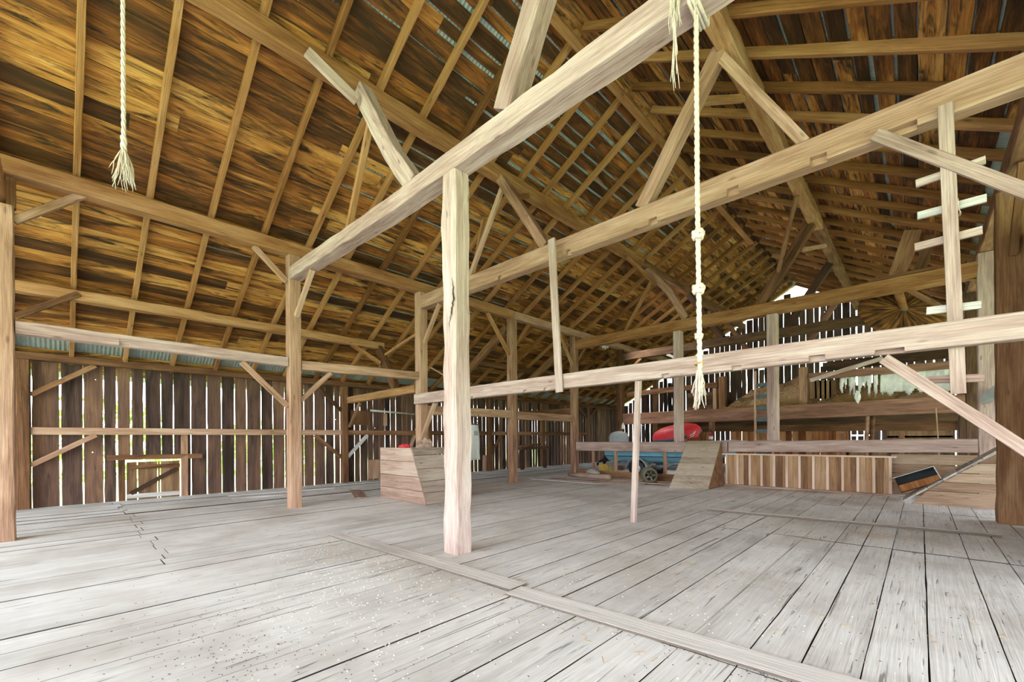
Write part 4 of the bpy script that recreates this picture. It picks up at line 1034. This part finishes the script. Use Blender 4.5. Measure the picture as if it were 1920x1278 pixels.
link('body', *lathe_vf([(0, 0), (.06, 0), (.065, .04), (.065, .16), (.03, .24), (.025, .3)], 16), M['white'], Bt, True); tube('wire_loop', [(-.02, 0, .28), (0, 0, .42), (.02, 0, .28)], .006, M['black'], Bt, 5)
q = at(1130, 651, X=-9.95)
Fl = empty('flood_lamp', q, 'twin white flood lamps under the purlin at the fourth left post', 'lamp')
for s in (-1, 1):
    Mf = Matrix.Translation((.06, s * .1, 0)) @ Matrix.Rotation(math.radians(-50), 4, 'Z') @ Matrix.Rotation(math.radians(100), 4, 'X')
    link('lamp_head', *lathe_vf([(0, -.16), (.04, -.14), (.05, -.06), (.085, .0), (.085, .04), (0, .05)], 20, Mf), M['white'], Fl, True)
tube('base', [(-.05, -.08, .06), (-.05, .08, .06)], .05, M['white'], Fl); tube('stem', [(-.05, 0, .08), (-.05, 0, .28)], .015, M['black'], Fl, 6)

# big round disc hanging behind the brown tie beam
dc = at(1694, 578, Y=15.15)
Di = empty('round_disc', dc, 'big round scorched wooden disc behind the brown tie beam', 'disc')
Di.rotation_euler = (math.radians(58), math.radians(0), math.radians(30))
V, F = [], []; nr, na = 10, 96
for i in range(nr + 1):
    r = .06 + .88 * i / nr
    for k in range(na):
        a = 2 * math.pi * k / na; rid = .016 * math.sin(a * 24) * (1 - i / nr * .4) + .01 * noise.noise(Vector((r * 9, a * 6, 0))); V.append((r * math.cos(a), r * math.sin(a), -.10 * (i / nr) ** 2 + rid))
m_ = len(V)
for v in list(V): V.append((v[0], v[1], v[2] - .03))
for i in range(nr):
    for k in range(na):
        a, b = i * na + k, i * na + (k + 1) % na; F.append((a, b, b + na, a + na)); F.append((m_ + a + na, m_ + b + na, m_ + b, m_ + a))
for k in range(na):
    a, b = nr * na + k, nr * na + (k + 1) % na; F.append((a, b, m_ + b, m_ + a))
def disc_mat():
    T = NT('scorched_disc_wood'); co = T.n('ShaderNodeTexCoord').outputs['Object']; sp_ = T.n('ShaderNodeSeparateXYZ', {0: co})
    an = T.math('ARCTAN2', sp_.outputs[1], sp_.outputs[0]); rr = T.n('ShaderNodeVectorMath', {0: co}, operation='LENGTH').outputs['Value']
    vec = T.n('ShaderNodeCombineXYZ', {0: T.math('MULTIPLY', an, 9.0), 1: T.math('MULTIPLY', rr, 2.2), 2: 0.0}).outputs[0]
    nz = T.n('ShaderNodeTexNoise', {'Vector': vec, 'Scale': 1.0, 'Detail': 4.0}).outputs[0]
    col = T.ramp(nz, [(.36, lin('281a0d')), (.5, lin('6a4521')), (.7, lin('a87338'))])
    T.set(T.out, 0, T.n('ShaderNodeBsdfPrincipled', {'Base Color': col, 'Roughness': .9}).outputs[0]); return T.m
link('disc', V, F, disc_mat(), Di, True)
link('hub', *lathe_vf([(0, .05), (.08, .05), (.1, 0), (.1, -.05)], 20), M['iron'], Di, True)
tube('hanger', [Di.matrix_basis.inverted() @ Vector(dc), Di.matrix_basis.inverted() @ at(1681, 536, Y=14.75)], [.085, .1], M['gold'], Di, 12)
brace(at(1700, 541, Y=14.55), at(1764, 576, Y=14.55), 'thin brace beside the round disc under the brown tie beam', mat='brown')

# bench with scrap along the left siding, odd boards nailed to the siding
q1, q2 = at(974, 841, X=-13.8), at(1026, 838, X=-13.8)
tim('plank', [q1, q2], .35, .12, M['dark'], 'dark shelf plank by the siding right of the post with the apron', 'board', None, .008)
for i, (dx, l_, lab) in enumerate(((.2, .9, 'left scrap board on the dark shelf plank by the siding'), (.9, .6, 'right scrap board on the dark shelf plank by the siding'))):
    c = q1.lerp(q2, .25 + .3 * i) + Vector((0, 0, .13)); tim('scrap_board', [c - Vector((0, l_ / 2, .02)), c + Vector((.05, l_ / 2, .06))], .16, .08, M['brown'], lab, 'board', None, .012)
for j, y in enumerate((q1.y + .2, q2.y - .2)):
    tim('trestle', [(-13.8, y, 0), (-13.8, y, q1.z - .07)], .09, .2, M['dark'], 'trestle leg under the %s end of the dark shelf plank' % ('left', 'right')[j], 'post', None, .006, up=(0, 1, 0))
def patch(px0, px1, py0, py1, mat, lab, X=-14.585):
    a, b = at(px0, py0, X=X), at(px1, py1, X=X); tim('board', [(X, (a.y + b.y) / 2, b.z), (X, (a.y + b.y) / 2, a.z)], .02, abs(b.y - a.y), M[mat], lab, 'board', 'boards patched on the siding', .002, up=(0, 1, 0))
patch(657, 694, 769, 797, 'brown', 'brown patch board on the siding above the girt, left of the bin')
patch(719, 726, 775, 798, 'tan', 'short tan patch board on the siding above the bin')
patch(691, 716, 862, 896, 'tan', 'pale tan patch board low on the siding, left of the bin')
patch(905, 924, 853, 890, 'tan', 'pale tan patch board low on the siding, right of the apron')
o = tube('pole', [at(695, 769, X=-14.3), at(776, 776, X=-14.3)], .035, M['grey'], n=10); tag(o, 'thin grey pole hung along the siding above the bin', 'pole')
for px, py in ((700, 769), (770, 775)): pass
# bent grey flap of sheet metal by the pale split post
a = [at(1838, 742, Y=13.6), at(1864, 722, Y=13.6), at(1864, 745, Y=13.6), at(1840, 752, Y=13.6)]
V = [p for p in a] + [p + Vector((.05, .55, -.05)) for p in a]
tag(link('metal_flap', V, [(0, 1, 2, 3), (7, 6, 5, 4), (0, 4, 5, 1), (1, 5, 6, 2), (2, 6, 7, 3), (3, 7, 4, 0)], plain('grey_flap', '77797a', .5, .3)), 'grey sheet metal flap beside the pale split post', 'flap')

# litter on the floor
straw('straw', [(-2.0, 7.9, .032, 1.3, .5, 0), (-.6, 8.3, .032, .8, .5, 0), (-5.5, 11.2, .006, 2.0, 1.0, 0), (-4.6, 2.7, .006, 1.6, .2, 0), (-1.6, 4.9, .006, 1.1, .9, 0), (-4.4, 8.8, .006, 1.5, .9, 0)], 1100, M['straw'], 'bits of straw scattered over the floor boards', 'straw', .02, .09, .0025, flat=True)
straw('chaff', [(-4.1, 1.9, .006, .9, .35, 0), (-5.2, 2.3, .006, 1.0, .3, 0), (-3.2, 3.9, .006, 1.4, .7, 0), (-2.6, 1.3, .006, 1.2, .5, 0)], 900, M['chip'], 'pale chaff strewn over the floor boards left of the cover planks', 'chaff', .006, .022, .004, flat=True)
straw('dirt', [(-4.6, 2.85, .006, 1.4, .08, 0), (-3.4, 1.2, .006, 1.2, .6, 0), (-1.4, 3.05, .006, 1.0, .06, 0), (-5.0, 5.5, .006, 3.0, 2.0, 0), (-.5, 5.0, .006, 1.0, 1.5, 0), (-3.6, .9, .006, .6, .3, 0)], 1300, M['dirt'], 'dark crumbs of dirt strewn over the floor boards', 'dirt', .004, .018, .003, flat=True)
# fill spot added at the twin lamps to brighten the dark far end
ld = bpy.data.lights.new('loft_fill_light', 'SPOT'); lo = bpy.data.objects.new('loft_fill_light', ld); C.objects.link(lo)
ld.energy = 300; ld.spot_size = math.radians(150); ld.spot_blend = .6; ld.shadow_soft_size = .1; ld.color = (1, .95, .9)
lo.location = q + Vector((.3, -.05, .0)); lo.rotation_euler = Vector((.85, .35, -.35)).to_track_quat('-Z', 'Y').to_euler()
